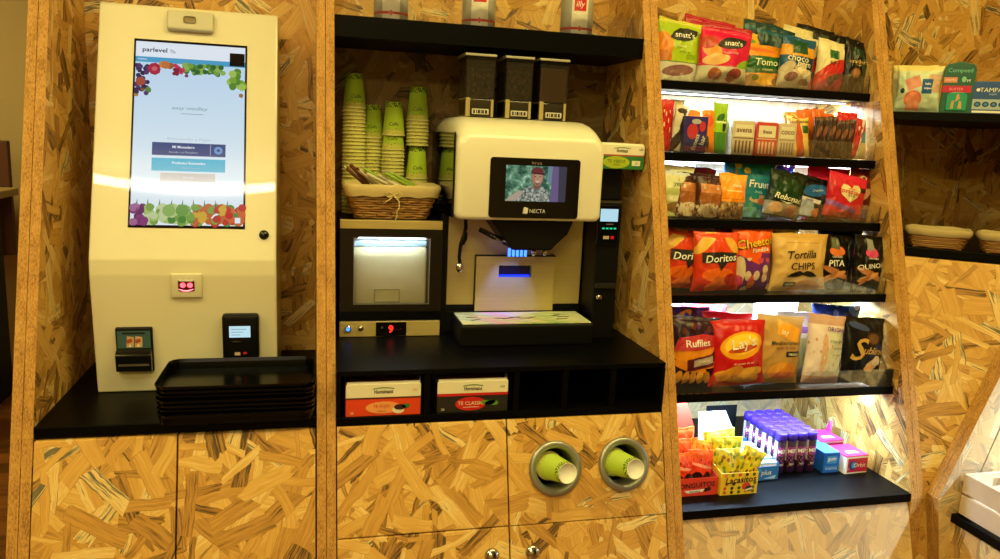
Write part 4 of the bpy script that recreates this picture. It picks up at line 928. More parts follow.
for k, (x, dy, h, lab) in enumerate([(.935, .055, .148, 'middle'), (.905, .095, .166, 'rearmost')]):
    bag('snack_packet', 'red packet standing behind the crimson one on the top shelf, the %s of the three' % lab, x, f+dy, z, .125, h, .035, design('film_red_deep', '#b3182e', [('ell', .3, .6, .3, .2, 0, '#c8503a'), ('rect', .6, .8, .3, .06, 0, '#1a1412')]), 4+k, 'pouch', -5, -6)
bag('snack_packet', 'orange packet with a black badge squeezed behind the lime packet on the top shelf', .765, f+.06, z, .09, .135, .035, design('film_amber', '#c8801c', [('ell', .4, .7, .4, .1, 0, '#1c3a1a')]), 6, 'pouch', -5, 4)
bag('snack_packet', 'orange packet with a dark green band lettered in white on the top shelf', 1.018, f+.026, z, .124, .104, .04, design('film_orange_green', '#e08f1e', [('ell', .5, .86, .3, .05, 0, '#d8703a'), ('ell', .08, .6, .14, .3, 0, '#c88a4a'), ('rect', .6, .52, .55, .2, 4, '#1f5a28'), ('band', 0, .28, '#a98458'), ('ell', .62, .17, .24, .13, 0, '#d8a238'), ('ell', .38, .2, .07, .07, 0, '#6a6a2a'), ('ell', .86, .14, .1, .1, 0, '#8a5a4a')]), 7, 'pouch', -8, -2, 0,
    [('t', 'Tomo', .17, mat('cream_green', '#dfe6c0'), .16, .57, 3, .15), ('t', 'crackers', .06, mat('cream_green', '#dfe6c0'), .2, .4, 3)])
bag('snack_packet', 'yellow topped packet leaning behind the orange and green one on the top shelf', .98, f+.055, z, .1, .138, .035, design('film_yolk', '#e0a828', [('ell', .6, .85, .25, .05, 0, '#6a9a3a'), ('ell', .4, .5, .3, .2, 0, '#c8702a')]), 8, 'pouch', -5, -4)
CHO = design('film_choco', '#15507c', [('band', .62, .82, '#d8962a'), ('rect', .5, .80, .22, .13, 0, '#174a2a'), ('band', .0, .36, '#cfc6bc'), ('ell', .3, .22, .18, .09, 10, '#7a4a50'), ('ell', .62, .38, .24, .12, 0, '#c8b08a'), ('ell', .62, .36, .17, .08, 0, '#e0d0b0'), ('ell', .2, .40, .2, .1, 20, '#c4b49c'), ('ell', .7, .12, .17, .07, 0, '#9a7a74'), ('rect', .86, .5, .14, .12, 0, '#16304a')])
bag('snack_packet', 'blue and white packet with two words in white letters on the top shelf', 1.104, f, z, .088, .124, .038, CHO, 9, 'pouch', -6, -2, 0, [('t', 'choco', .13, CREAMP, -.12, .575, -2), ('t', 'bom', .12, CREAMP, .25, .475, -2)])
bag('snack_packet', 'dark green packet behind the blue and white one on the top shelf', 1.070, f+.055, z, .10, .152, .035, design('film_teal_dark', '#0f3a3a', [('band', .86, .92, '#1f5a6a')]), 10, 'pouch', -4, -6)
bag('snack_packet', 'dark green packet at the very back of the top shelf, left of the cream ones', 1.06, f+.095, z, .11, .166, .03, design('film_teal_dark', '#0f3a3a', []), 11, 'pouch', -3, -4)
for k, (x, dy, w_, h, lab) in enumerate([(1.158, .040, .07, .132, 'cream packet with a red foot half hidden on the top shelf, left of its twin'), (1.210, .012, .078, .124, 'cream packet with a red foot and a green badge in front on the top shelf')]):
    bag('snack_packet', lab, x, f+dy, z, w_, h, .036, design('film_cream_red', '#dcd0a4', [('ell', .5, .1, .9, .45, 25, '#c42a26'), ('ell', .5, .0, .9, .3, 20, '#9a3048'), ('rect', .5, .72, .16, .09, 0, '#1c5a2e'), ('ell', .45, .2, .14, .1, 0, '#4a3040'), ('ell', .6, .28, .26, .06, 10, '#3a2420')]), 12+k, 'pouch', -6, 0, 0, [('t', 'avena', .05, BROWN, 0, .56, 8)])
bag('snack_packet', 'cream packet standing behind the cream and red pair on the top shelf', 1.16, f+.075, z, .10, .158, .032, design('film_cream', '#dccf9c', [('rect', .5, .6, .2, .1, 0, '#1c5a2e')]), 14, 'pouch', -4, -4)
bag('snack_packet', 'black packet with a round cracker at the right end of the top shelf', 1.276, f+.004, z, .066, .130, .036, design('film_black_cracker', '#080706', [('ell', .42, .36, .18, .09, 0, '#7a4a28'), ('ell', .42, .37, .13, .06, 0, '#9a6a40'), ('rect', .5, .76, .24, .08, 0, '#14301c'), ('rect', .92, .3, .22, .4, 12, '#2c3a2a')]), 15, 'pouch', -7, 0, 0, [('t', 'crackers', .075, GOLD, -.05, .57, 2), ('t', 'integral', .035, GOLD, -.05, .5, 2)])
for k, (x, dy, h) in enumerate([(1.240, .06, .150), (1.215, .10, .168)]):
    bag('snack_packet', ['black packet just behind the cream and red packets on the top shelf', 'black packet at the back right of the top shelf'][k], x, f+dy, z, .1, h, .03, design('film_black', '#060606', [('rect', .3, .9, .1, .04, 0, '#3a4a1c')]), 16+k, 'pouch', -4, -5)

def carton(name, label, x, y, z, w, d, h, m, rz=0., art=None, group=None, cat='box', top=None, rx=0.):
    b = MB(); b.box(-w/2, w/2, 0, d, 0, h, m, .0008)
    if top: b.box(-w/2+.0005, w/2-.0005, .0005, d-.0005, h-.0003, h+.0004, top)
    for a in (art or []):
        if a[0] == 't': b.text(a[1], a[2], a[3], (a[4], a[5]), rot=a[6] if len(a) > 6 else 0, shear=a[7] if len(a) > 7 else 0, off=.0012, fat=.01)
        else: b.poly(a[1], a[2], a[3] if len(a) > 3 else .0004)
    return tag(b.build(name, None, (x, y, z+.0003), (R(rx), 0, R(rz))), label, cat, group)
rect = lambda x0, z0, x1, z1: [(x0, z0), (x1, z0), (x1, z1), (x0, z1)]
# --- second shelf: bars and cartons
z, f = SZ[1], SF[1]+.010; LEAN = 0.
def bar(label, x, dy, w, h, m, ry=0, rx=-5, rz=0, T=.014, seed=0, art=None, kind='pillow'): return bag('snack_bar', label, x, f+dy, z, w, h, T, m, seed, kind, rx, rz, ry, art, 'snack bars', .5, 'snack bar')
bar('red wrapped bar at the left end of the second shelf', .757, .035, .032, .118, design('film_red_bar', '#c8201c', [('dots', 6, .3, .2, .8, ['#e8c8b0', '#a01414'])]), 2, seed=20)
bar('red wrapped bar behind the leftmost bars on the second shelf', .745, .06, .034, .128, design('film_red_bar', '#c8201c', []), -3, seed=21)
bar('white and dark brown bar leaning beside the red ones on the second shelf', .780, .02, .032, .105, design('film_white_choc', '#d8cfb8', [('ell', .3, .2, .5, .18, 20, '#3a241a'), ('ell', .6, .6, .4, .1, 60, '#2c2018'), ('ell', .5, .88, .4, .06, 0, '#3a281c')]), 7, seed=22, art=[('t', 'kinder', .1, INK, .1, .5, 80)] if 0 else [('t', 'NUTS', .12, INK, .1, .5, 80)])
bar('pale beige bar tucked behind the white and brown one on the second shelf', .787, .05, .036, .12, design('film_beige_bar', '#c8b890', []), 3, seed=23)
carton('bar_box', 'blue and violet carton of bars with red swirls on the second shelf', .818, f+.008, z, .058, .05, .085, design('card_violet', '#3a2f7a', []), -3,
       [('p', ellp(-.008, .05, .014, .018), mat('red_swirl', '#c43038', .5)), ('p', ellp(.016, .062, .008, .012), mat('red_swirl', '#c43038', .5)), ('p', rect(-.026, .004, .028, .016), mat('violet_strip', '#8a3a6a')), ('t', 'fitness', .011, WHITE, .0, .025, 75), ('t', 'bar', .012, WHITE, .018, .03, 75), ('p', ellp(.0, .073, .012, .006), mat('silver_print', '#b8b8c0', .4))], 'cartons on the second shelf', top=WHITE)
carton('display_card', 'white and orange lid flap rising behind the violet carton on the second shelf', .822, f+.062, z, .062, .002, .104, WHITE, -3, [('p', [(-.005, .08), (.031, .08), (.031, .098), (.004, .102)], ORANGE)], None, 'card')
bar('orange wrapped bar right of the violet carton on the second shelf', .858, .008, .030, .098, design('film_orange_bar', '#ee8a1c', [('ell', .3, .75, .6, .14, 0, '#e8602a'), ('ell', .35, .25, .12, .16, 20, '#2a3a2a')]), -2, seed=24)
bar('lime and green bar, tallest of the second shelf', .887, .014, .036, .116, design('film_green_bar', '#9cc62c', [('band', 0, .42, '#4a8a2c'), ('ell', .45, .7, .3, .08, 10, '#2f6a2a'), ('ell', .75, .55, .14, .12, 0, '#1c3a1c'), ('rect', .5, .62, .4, .02, 0, '#dce8a0')]), 2, seed=25)
bar('dark green bar half hidden beside the lime bar on the second shelf', .905, .04, .034, .088, design('film_dkgreen_bar', '#3c5a2a', [('band', 0, .2, '#8a8a60')]), 0, seed=26)
BX = [(.947, 'beige carton of chocolate bars with brown stripes, left of three on the second shelf', '#d9cbae', '#8a5a3c'), (1.010, 'red and beige carton of bars, middle of three on the second shelf', '#d04a40', '#e6cdb0'), (1.066, 'pale carton of bars, right of three on the second shelf', '#d8c8b0', '#a08a78')]
for k, (x, lab, c1, c2) in enumerate(BX):
    w_ = .058 if k < 2 else .048; m1 = mat('card_'+c1[1:], c1, .5); m2 = mat('card_'+c2[1:], c2, .5); art = [('p', rect(-w_/2+.006, .044, w_/2-.006, .072), CREAMP), ('t', ['avena', 'fresa', 'coco'][k], .009, BROWN, 0, .058), ('p', rect(-w_/2+.002, .039, w_/2-.002, .0415), m2, .0005)]
    for j in range(5): art.append(('p', rect(-w_/2+.007+j*.0095*(w_/.058), .005, -w_/2+.012+j*.0095*(w_/.058), .034), m2))
    carton('bar_box', lab, x, f+.012, z, w_, .09, .080, m1, 0, art, 'cartons on the second shelf', top=WHITE)
    carton('display_card', ['white', 'white', 'white'][k]+' card lid standing behind the '+['beige', 'red and beige', 'pale'][k]+' carton on the second shelf', x, f+.105, z, w_+.004, .002, .105, WHITE, 0, None, None, 'card')
for k in range(3):
    bar('yellow ended bar, %s of three, upright on the second shelf' % ['front', 'middle', 'rear'][k], 1.112+.004*k-.003*(k == 2), .008+.022*k, .044, .092+.008*k, design('film_yellow_bar', '#dcc06a', [('rect', .35, .45, .2, .5, 14, '#c8502c'), ('band', .86, .93, '#8a6a2a'), ('rect', .75, .7, .2, .1, 0, '#2c5a2a')]), -3, -8, -4, .018, 27+k)
DK = design('film_dark_bar', '#38221a', [('ell', .5, .65, .3, .1, 20, '#7a4a34'), ('ell', .4, .3, .3, .08, -20, '#1c1414'), ('band', .93, 1, '#5a3420')])
for k in range(6):
    bar('dark chocolate bar, %s from the left of a row on the second shelf' % ORD[k], 1.152+.0185*k, .010+.003*(k % 2), .026, .096-.002*k+.004*(k % 3), DK, 5, -6, -8, .012, 31+k)
for k, (x, dy, h) in enumerate([(1.143, .03, .114), (1.172, .034, .118), (1.192, .038, .108)]):
    bar('orange wrapped bar, %s of three behind the dark bars on the second shelf' % ['left', 'middle', 'right'][k], x, dy, .04, h, design('film_rust_bar', '#d8641c', [('ell', .5, .4, .4, .2, 0, '#8a3a1c')]), -6+5*k, -6, -6, .02, 40+k)
for k, (x, dy, h) in enumerate([(1.232, .026, .100), (1.252, .036, .114), (1.274, .034, .110)]):
    bar('bright red wrapped bar, %s of three at the right of the second shelf' % ['left', 'middle', 'right'][k], x, dy, .042, h, design('film_scarlet_bar', '#c8161c', [('ell', .5, .35, .4, .16, 0, '#8a1418')]), 8-6*k, -6, -8, .02, 44+k)
bar('red and blue bar leaning right near the end of the second shelf', 1.264, .012, .026, .098, design('film_redblue_bar', '#b82a30', [('rect', .85, .5, .2, .5, 0, '#d8d0c8'), ('dots', 4, .3, .2, .8, ['#e8d8d0', '#7a1418'])]), 10, seed=48)
bar('blue and cream packet at the right end of the second shelf', 1.286, .016, .042, .096, design('film_blue_cream', '#5d88a4', [('band', 0, .4, '#c8b48a'), ('ell', .6, .7, .2, .08, 0, '#2a3a44'), ('rect', .9, .8, .2, .12, 0, '#a83a30')]), -4, seed=49, T=.022)
# --- third shelf
z, f = SZ[2], SF[2]+.010; LEAN = 4.
bag('snack_packet', 'pale green and cream packet at the left end of the third shelf', .765, f+.03, z, .088, .118, .035, design('film_pale_green', '#dcdcb4', [('band', 0, .3, '#b8b88a'), ('ell', .7, .18, .4, .12, 0, '#8a6a3a'), ('band', .42, .55, '#b8c07a'), ('band', .8, .9, '#c8cfd8')]), 50, 'pouch', -5, -6, 0, [('t', 'yemas', .09, mat('olive_ink', '#6a6a3a'), .3, .62)])
PB = design('film_brown_eyes', '#4a2416', [('rect', .5, .68, .38, .10, 0, '#c07a4a'), ('rect', .5, .44, .40, .14, 0, '#9a5a2c'), ('ell', .5, .18, .42, .16, 0, '#cbb9a2'), ('dots', 9, .35, .05, .32, ['#8a5a44', '#d8c8b0', '#b08a70']), ('ell', .26, .69, .045, .03, 0, '#e8d8c0'), ('ell', .74, .69, .045, .03, 0, '#e8d8c0'), ('ell', .26, .69, .02, .014, 0, '#20100a'), ('ell', .74, .69, .02, .014, 0, '#20100a'), ('band', .84, 1., '#3a1820')])
bag('snack_packet', 'brown packet with tan band, rear one of the pair on the third shelf', .802, f+.020, z, .064, .102, .032, PB, 51, 'pouch', -6, -2)
bag('snack_packet', 'brown packet with tan band, front one of the pair on the third shelf', .845, f, z, .066, .100, .034, PB, 52, 'pouch', -6, -2)
bag('snack_packet', 'dark maroon packet top showing behind the brown pair on the third shelf', .835, f+.045, z, .08, .115, .028, design('film_maroon', '#4a1420', [('band', .9, 1, '#6a1c2c')]), 53, 'pouch', -4, -4)
bag('snack_packet', 'orange packet of nuts with a clear lower half on the third shelf', .905, f+.0, z, .070, .104, .036, design('film_orange_nuts', '#f0901c', [('grad', .5, 1., '#f4a43a'), ('band', 0, .38, '#a07a4c'), ('dots', 11, .42, .0, .37, ['#8a6238', '#c8a878', '#6a4a2a']), ('rect', .5, .62, .3, .012, 0, '#f8d8a0'), ('rect', .5, .44, .4, .01, 0, '#c87018')]), 54, 'pouch', -5, 0, 0, [('t', 'maiz', .07, CREAMP, .1, .74)])
bag('snack_packet', 'tall teal packet with green and yellow fruit shapes on the third shelf', .974, f+.044, z, .132, .140, .038, design('film_teal_fruit', '#23808c', [('dots', 5.5, .34, .45, 1., ['#2f8a4a', '#c8b83a', '#23808c', '#1c6a78', '#8a7a3a']), ('rect', .62, .5, .34, .24, 0, '#2a7f94'), ('ell', .68, .32, .2, .07, 0, '#c8a080'), ('ell', .74, .28, .1, .06, 0, '#b86a48'), ('band', 0, .18, '#6aa0b8'), ('rect', .08, .5, .1, .5, 0, '#1c6ab0'), ('dots', 7, .3, .0, .5, ['#2f8a4a', '#23808c', '#5a9a6a', '#23808c'])]), 55, 'pouch', -5, -2, 0, [('t', 'Fruut', .125, WHITE, .28, .57, -3), ('t', 'fruta', .05, mat('pale_teal', '#a8d4d8'), .25, .44, -3)])
bag('snack_packet', 'bottle green packet with cream script and clear foot on the third shelf', 1.042, f, z, .094, .106, .038, design('film_bottle_green', '#08200f', [('ell', .5, .6, .42, .26, 0, '#0c3418'), ('band', 0, .30, '#8a8478'), ('ell', .25, .17, .17, .12, 0, '#c49a7c'), ('ell', .66, .16, .18, .12, 0, '#b88078')]), 56, 'pouch', -7, -2, 9, [('t', 'Rebonad', .13, CREAMP, .02, .42, -3, .3), ('p', [(-.4, .34), (0, .30), (.3, .34), (0, .285)], CREAMP)])
bag('snack_packet', 'black packet with a blue oval and white foot on the third shelf', 1.120, f+.014, z, .112, .098, .04, design('film_black_blue', '#080a0e', [('ell', .58, .66, .36, .15, 14, '#1c5aa0'), ('rect', .42, .40, .30, .05, -3, '#d0ccd4'), ('rect', .35, .17, .24, .22, 20, '#a8b4d0'), ('ell', .14, .16, .14, .14, 0, '#bcb4a8'), ('ell', .72, .12, .18, .12, 0, '#b8704a'), ('rect', .86, .3, .14, .3, 0, '#20242c')]), 57, 'pouch', -7, 0, 8, [('t', 'Crujiente', .085, mat('pale_blue_print', '#a8c8e8'), .18, .66, 14, .25), ('t', 'almendra', .045, mat('violet_strip', '#8a3a6a'), -.15, .40)])
HEART = [(0, .36), (-.44, .52), (-.52, .66), (-.40, .755), (-.16, .75), (0, .67), (.16, .77), (.42, .79), (.55, .69), (.46, .54)]
bag('snack_packet', 'red packet with a cream heart in front on the third shelf', 1.215, f, z, .108, .106, .04, design('film_red_heart', '#c01c2c', [('grad', .7, 1., '#d8284a'), ('rect', .35, .24, .4, .06, -12, '#8a4a9a'), ('ell', .86, .7, .1, .06, 0, '#3a2018'), ('band', 0, .14, '#b02030')]), 58, 'pouch', -7, 2, 7, [('p', HEART, mat('heart_cream', '#e8d4a4')), ('t', 'protein', .055, RED, .0, .66, -3, 0, .0034), ('t', 'corazones', .075, RED, .0, .585, -3, 0, .0034), ('t', 'de fruta', .045, BROWN, .0, .51, -3, 0, .0034)])
bag('snack_packet', 'bright pink red packet behind the heart packet on the third shelf', 1.195, f+.042, z, .115, .126, .034, design('film_hot_red', '#e01c4c', [('ell', .6, .78, .1, .04, 0, '#f0a0b8')]), 59, 'pouch', -5, 0)
bag('snack_packet', 'dark red and brown packet with round shapes at the right end of the third shelf', 1.276, f+.03, z, .066, .124, .034, design('film_oxblood', '#5a1c1c', [('ell', .4, .8, .36, .10, 0, '#8a2020'), ('ell', .5, .82, .14, .045, 0, '#d8b8a0'), ('ell', .5, .82, .08, .026, 0, '#6a3a2c'), ('ell', .5, .48, .36, .1, 20, '#b08468'), ('ell', .3, .6, .16, .05, 0, '#c89a6a'), ('band', .22, .3, '#8a6a5a'), ('rect', .5, .12, .4, .08, 0, '#4a3a6a')]), 60, 'pouch', -5, 0, 4)
bag('snack_packet', 'white packet with violet print at the back left of the third shelf', .80, f+.10, z, .11, .130, .03, design('film_white_violet', '#e8e4ee', [('rect', .5, .8, .4, .03, 0, '#6a4a9a'), ('rect', .55, .88, .4, .02, 0, '#7a5aa8')]), 61, 'pouch', -3, 0)
bag('snack_packet', 'blue and violet packet at the back of the third shelf over the bottle green one', 1.06, f+.075, z, .12, .134, .03, design('film_blue_violet', '#2a4aa8', [('dots', 5, .4, .5, 1., ['#8a3aa8', '#4aa0e0', '#2a2a6a'])]), 62, 'pouch', -4, 0)
# --- fourth shelf
z, f = SZ[3], SF[3]+.010; LEAN = 3.
NAC = design('film_nacho_red', '#cf2f1a', [('grad', .15, .6, '#d8401c'), ('ell', .5, .28, .36, .12, 0, '#e86a1c'), ('ell', .25, .86, .34, .10, 40, '#e0b04a'), ('ell', .8, .80, .2, .09, -50, '#d8a03c'), ('ell', .5, .94, .5, .04, 0, '#d84a2a'), ('rect', .5, .12, .24, .1, 30, '#e8742c'), ('ell', .8, .2, .16, .1, 0, '#b02418')])
TRI = [(-.62, .70), (.55, .70), (.05, .40), (-.05, .40)]
for k, (x, dy, w_) in enumerate([(.787, .036, .108), (.859, .0, .110)]):
    bag('snack_packet', ['red orange corn chip bag with a black triangle, leftmost on the fourth shelf', 'red orange corn chip bag with a black triangle, second on the fourth shelf'][k], x, f+dy, z, w_, .134, .05, NAC, 70+k, 'pillow', -6, -3, [3, -3][k], [('p', [(-.72, .655), (.0, .67), (.74, .655), (.70, .50), (.30, .49), (.06, .35), (-.08, .48), (-.70, .49)], INK), ('t', 'Doritos', .125, WHITE, .05, .565, 4, .15, .0038)])
for k, (x, dy) in enumerate([(.80, .062), (.89, .064)]):
    bag('snack_packet', ['red bag with yellow triangles behind the leftmost corn chips on the fourth shelf', 'red and violet topped bag behind the second corn chips on the fourth shelf'][k], x, f+dy, z, .115, .147, .036, [design('film_red_yellow', '#c82a1e', [('ell', .3, .86, .3, .08, 45, '#e8c850'), ('ell', .7, .82, .26, .07, -45, '#e0b840'), ('ell', .5, .93, .5, .03, 0, '#f0d8c8')]), design('film_red_violet', '#cc2040', [('ell', .25, .86, .2, .1, 0, '#e8d0e0'), ('ell', .28, .84, .12, .05, 0, '#6a3aa0'), ('ell', .75, .9, .3, .05, 0, '#e05060')])][k], 72+k, 'pillow', -4, 0)
bag('snack_packet', 'orange and purple bag of cheese puffs with yellow lettering on the fourth shelf', .958, f+.012, z, .100, .146, .05, design('film_puffs', '#e85a1c', [('band', 0, .60, '#6a2a80'), ('rect', .25, .62, .4, .1, -16, '#e85a1c'), ('dots', 4.6, .36, .0, .52, ['#e0782c', '#e8a83c', '#7a3a88', '#d8c0a0', '#6a2a80', '#c84a5a']), ('ell', .12, .3, .16, .24, 0, '#d8c8a8'), ('ell', .1, .15, .14, .1, 0, '#c83a6a')]), 74, 'pillow', -6, -2, -2, [('t', 'Cheetos', .148, INK, .03, .765, 10, .1, .0028), ('t', 'Cheetos', .135, YELLOW, .025, .768, 10, .1, .0040), ('t', 'Pandilla', .07, WHITE, .2, .655, 8, .2, .0034)])
bag('snack_packet', 'dark red bag top showing behind the cheese puffs on the fourth shelf', .945, f+.064, z, .11, .148, .034, design('film_dark_red', '#a01828', []), 75, 'pillow', -4, 0)
MOU = [(-.40, .25), (-.34, .225), (-.2, .225), (-.05, .265), (0, .255), (.05, .265), (.2, .225), (.34, .225), (.40, .25), (.36, .245), (.30, .275), (.2, .30), (.1, .315), (0, .29), (-.1, .315), (-.2, .30), (-.30, .275), (-.36, .245)]
bag('snack_packet', 'tan bag of tortilla chips with a printed moustache, in front on the fourth shelf', 1.082, f, z, .142, .134, .055, design('film_kraft', '#d3ac68', [('grad', .75, 1., '#c89a50'), ('ell', .6, .03, .28, .16, 0, '#cf8a3c'), ('rect', .3, .12, .1, .045, 0, '#3a4a32'), ('rect', .5, .84, .3, .006, 0, '#a8803c')]), 76, 'pillow', -6, -2, -2, [('t', 'Tortilla', .135, INK, -.08, .64, 3, .25), ('t', 'CHIPS', .125, INK, -.05, .44, 1), ('p', [(q[0]*1.35-.02, (q[1]-.27)*1.3+.30) for q in MOU], INK), ('t', 'gluten free', .03, CREAMP, -.4, .12)])
bag('snack_packet', 'yellow tan bag behind the tortilla chips on the fourth shelf', 1.045, f+.05, z, .135, .142, .045, design('film_kraft_dark', '#c89a3c', [('grad', .6, 1., '#d8b45c')]), 77, 'pillow', -4, 3)
BLK = lambda nm, tip: design(nm, '#050506', [('ell', .5, .70, .22, .09, 0, tip), ('rect', .45, .84, .11, .10, -6, '#8a8a88' if tip != '#d8743c' else '#5a5c40'), ('ell', .5, .32, .44, .06, -14, '#b8764a'), ('ell', .45, .27, .36, .05, 12, '#c88a5c'), ('ell', .35, .25, .26, .04, 30, '#a8683c'), ('rect', .5, .08, .4, .05, 0, '#1c2a4a')])
bag('snack_packet', 'black bread stick bag with an orange badge on the fourth shelf', 1.188, f+.024, z, .086, .135, .042, BLK('film_black_orange', '#d8743c'), 78, 'pouch', -5, 0, 0, [('t', 'PITA', .11, WHITE, -.05, .49, 2), ('t', 'CRACKERS', .03, WHITE, -.05, .60)])
bag('snack_packet', 'black bread stick bag with a pink badge at the right end of the fourth shelf', 1.268, f, z, .078, .135, .040, BLK('film_black_pink', '#d0487c'), 79, 'pouch', -5, 0, 0, [('t', 'QUINOA', .105, WHITE, .0, .46, 8), ('t', 'CRACKERS', .03, WHITE, 0, .60)])
bag('snack_packet', 'dark blue packet behind the black bread stick bags on the fourth shelf', 1.23, f+.055, z, .12, .142, .035, design('film_midnight', '#141a38', [('ell', .5, .8, .3, .05, 0, '#2a3a8a')]), 80, 'pouch', -3, 0)
# --- fifth shelf
z, f = SZ[4], SF[4]+.010; LEAN = 2.5
bag('snack_packet', 'purple and orange bag of ridged crisps at the left end of the fifth shelf', .790, f+.014, z, .116, .158, .055, design('film_ridged', '#2a0f24', [('ell', .5, .56, .44, .17, 6, '#e08a1c'), ('ell', .5, .40, .48, .10, -8, '#e8901c'), ('ell', .4, .30, .36, .07, -10, '#e08418'), ('rect', .62, .36, .3, .09, 10, '#5a1c28'), ('rect', .68, .38, .22, .05, 10, '#b8a8a0')] + [('ell', .2+.15*i, .14, .07, .10, -20+12*i, '#e09a34') for i in range(5)] + [('dots', 6, .3, .75, 1., ['#4a1c50', '#5a2a20', '#35162c'])]), 81, 'pillow', -7, -3, 1, [('p', [(-.84, .515), (.0, .545), (.74, .60), (.88, .75), (.2, .775), (-.70, .70)], mat('banner_red', '#c02430')), ('t', 'Ruffles', .10, WHITE, .02, .645, 6, 0, .0034), ('t', 'JAMON', .045, CREAMP, .32, .385, 10, 0, .0034)])
bag('snack_packet', 'purple and orange bag behind the ridged crisps on the fifth shelf', .80, f+.068, z, .118, .170, .04, design('film_ridged_back', '#4a1c3a', [('ell', .3, .85, .3, .06, 20, '#d88a2c'), ('dots', 5, .3, .6, 1., ['#4a2a8a', '#4a1c3a'])]), 82, 'pillow', -4, 4)
SUN = design('film_crisp_red', '#c0141c', [('ell', .5, .63, .40, .20, 8, '#e8a01c'), ('ell', .5, .65, .32, .15, 8, '#f4c83a'), ('ell', .5, .58, .28, .05, 8, '#c8501c'), ('ell', .45, .16, .42, .10, -6, '#dc9a3c'), ('ell', .6, .2, .34, .09, 8, '#e8ac4c'), ('ell', .3, .21, .24, .09, 20, '#d89034'), ('band', 0, .05, '#c8341c')])
bag('snack_packet', 'red crisp bag with a yellow sun and white word, in front on the fifth shelf', .905, f, z, .132, .150, .058, SUN, 83, 'pillow', -7, -2, -3, [('t', "Lay's", .20, WHITE, .03, .655, 10, .12, .0034), ('t', 'Al punto de sal', .05, mat('pale_rose', '#f0c0a8'), .03, .36, 4, .2)])
for k, (x, dy, h, lab) in enumerate([(.897, .06, .158, 'red crisp bag directly behind the one with the yellow sun on the fifth shelf'), (.862, .10, .168, 'red crisp bag at the back of the fifth shelf, left of the white light')]):
    bag('snack_packet', lab, x, f+dy, z, .125, h, .036, SUN, 84+k, 'pillow', -4, [-8, 6][k])
bag('snack_packet', 'pink and violet bag at the back left of the fifth shelf', .79, f+.115, z, .11, .178, .034, design('film_pinkviolet', '#c03a8a', [('ell', .4, .85, .3, .08, 0, '#e088c8')]), 86, 'pillow', -3, 3)
bag('snack_packet', 'kraft brown bag with a yellow corner and dark label on the fifth shelf', 1.013, f+.014, z, .118, .158, .052, design('film_kraft_sea', '#be9250', [('rect', .62, .78, .26, .11, -14, '#e8a42c'), ('grad', .86, 1., '#cbb08a'), ('ell', .55, .2, .3, .13, 4, '#e08c2c'), ('ell', .6, .13, .3, .06, 0, '#d8754a'), ('ell', .4, .24, .18, .07, 20, '#e8a040')]), 87, 'pillow', -7, 0, 2, [('t', 'lay', .1, mat('cream_white', '#efe6d0'), .0, .76, -4, .2), ('t', 'Mediterraneas', .058, INK, .05, .615, 2, .2), ('t', 'aceite de oliva', .04, BROWN, .05, .545, 2), ('p', [(.1, .41), (.7, .42), (.7, .50), (.1, .49)], INK), ('t', 'receta', .04, CREAMP, .4, .455, 1, 0, .0034)])
RP = design('film_rice_pink', '#e6d4d2', [('rect', .12, .45, .16, .38, -8, '#e8d8e0'), ('rect', .72, .46, .22, .30, -1, '#cfd2be'), ('ell', .38, .46, .10, .28, 0, '#d8b090'), ('dots', 9, .22, .2, .72, ['#c89a70', '#e6d4d2', '#e6d4d2', '#d8c0b0']), ('band', 0, .12, '#caa4a4'), ('band', .86, 1., '#c8a094')])
bag('snack_packet', 'pale pink and white bag with violet lettering, in front on the fifth shelf', 1.124, f, z, .098, .162, .045, RP, 88, 'pillow', -6, 2, 3, [('t', 'ORIGINAL', .06, PUR, .42, .80, -3), ('t', 'rice cakes', .05, mat('grey_green', '#7a8a78'), .42, .64), ('t', 'natural', .04, mat('grey_green', '#7a8a78'), .42, .54), ('t', 'sin gluten', .035, mat('grey_green', '#7a8a78'), .42, .44)])
bag('snack_packet', 'pale bag with green print between the kraft and pink bags, fifth shelf', 1.082, f+.05, z, .10, .158, .04, design('film_rice_green', '#e4e0ea', [('rect', .6, .40, .3, .22, 0, '#c8cc9a'), ('rect', .6, .74, .26, .05, 0, '#8a5ab0')]), 89, 'pillow', -5, 3)
bag('snack_packet', 'white bag at the back middle of the fifth shelf', 1.06, f+.105, z, .12, .178, .036, design('film_white_blue', '#e8e8f2', [('rect', .5, .9, .4, .015, -8, '#b0b8e0')]), 90, 'pillow', -3, 0)
bag('snack_packet', 'navy bag with gold script at the right end of the fifth shelf', 1.238, f+.002, z, .118, .154, .05, design('film_navy_gold', '#06080f', [('ell', .62, .68, .2, .10, 0, '#3a2418'), ('ell', .62, .68, .15, .075, 0, '#6a4a2c'), ('ell', .70, .50, .2, .08, 20, '#1c2c5c'), ('ell', .65, .28, .18, .09, 15, '#d8b07a'), ('ell', .75, .34, .14, .08, 0, '#e8d0a8'), ('ell', .58, .22, .14, .05, 0, '#e0a85c'), ('band', 0, .16, '#241a1c'), ('ell', .3, .86, .24, .05, -10, '#3a4a7a')]), 91, 'pillow', -7, 4, 2, [('t', 'S', .34, GOLD, -.42, .52, 0, .35), ('t', 'ublime', .11, GOLD, .22, .50, -3, .3), ('t', 'selection', .045, mat('bronze_ink', '#7a5a30'), .2, .13)])
bag('snack_packet', 'blue foil bag behind the navy bag on the fifth shelf', 1.205, f+.062, z, .125, .172, .04, design('film_blue_foil', '#22367c', [('dots', 5, .35, .6, 1., ['#5a7ac8', '#22367c', '#d8d8e8', '#1c2450'])], .22), 92, 'pillow', -4, -4)

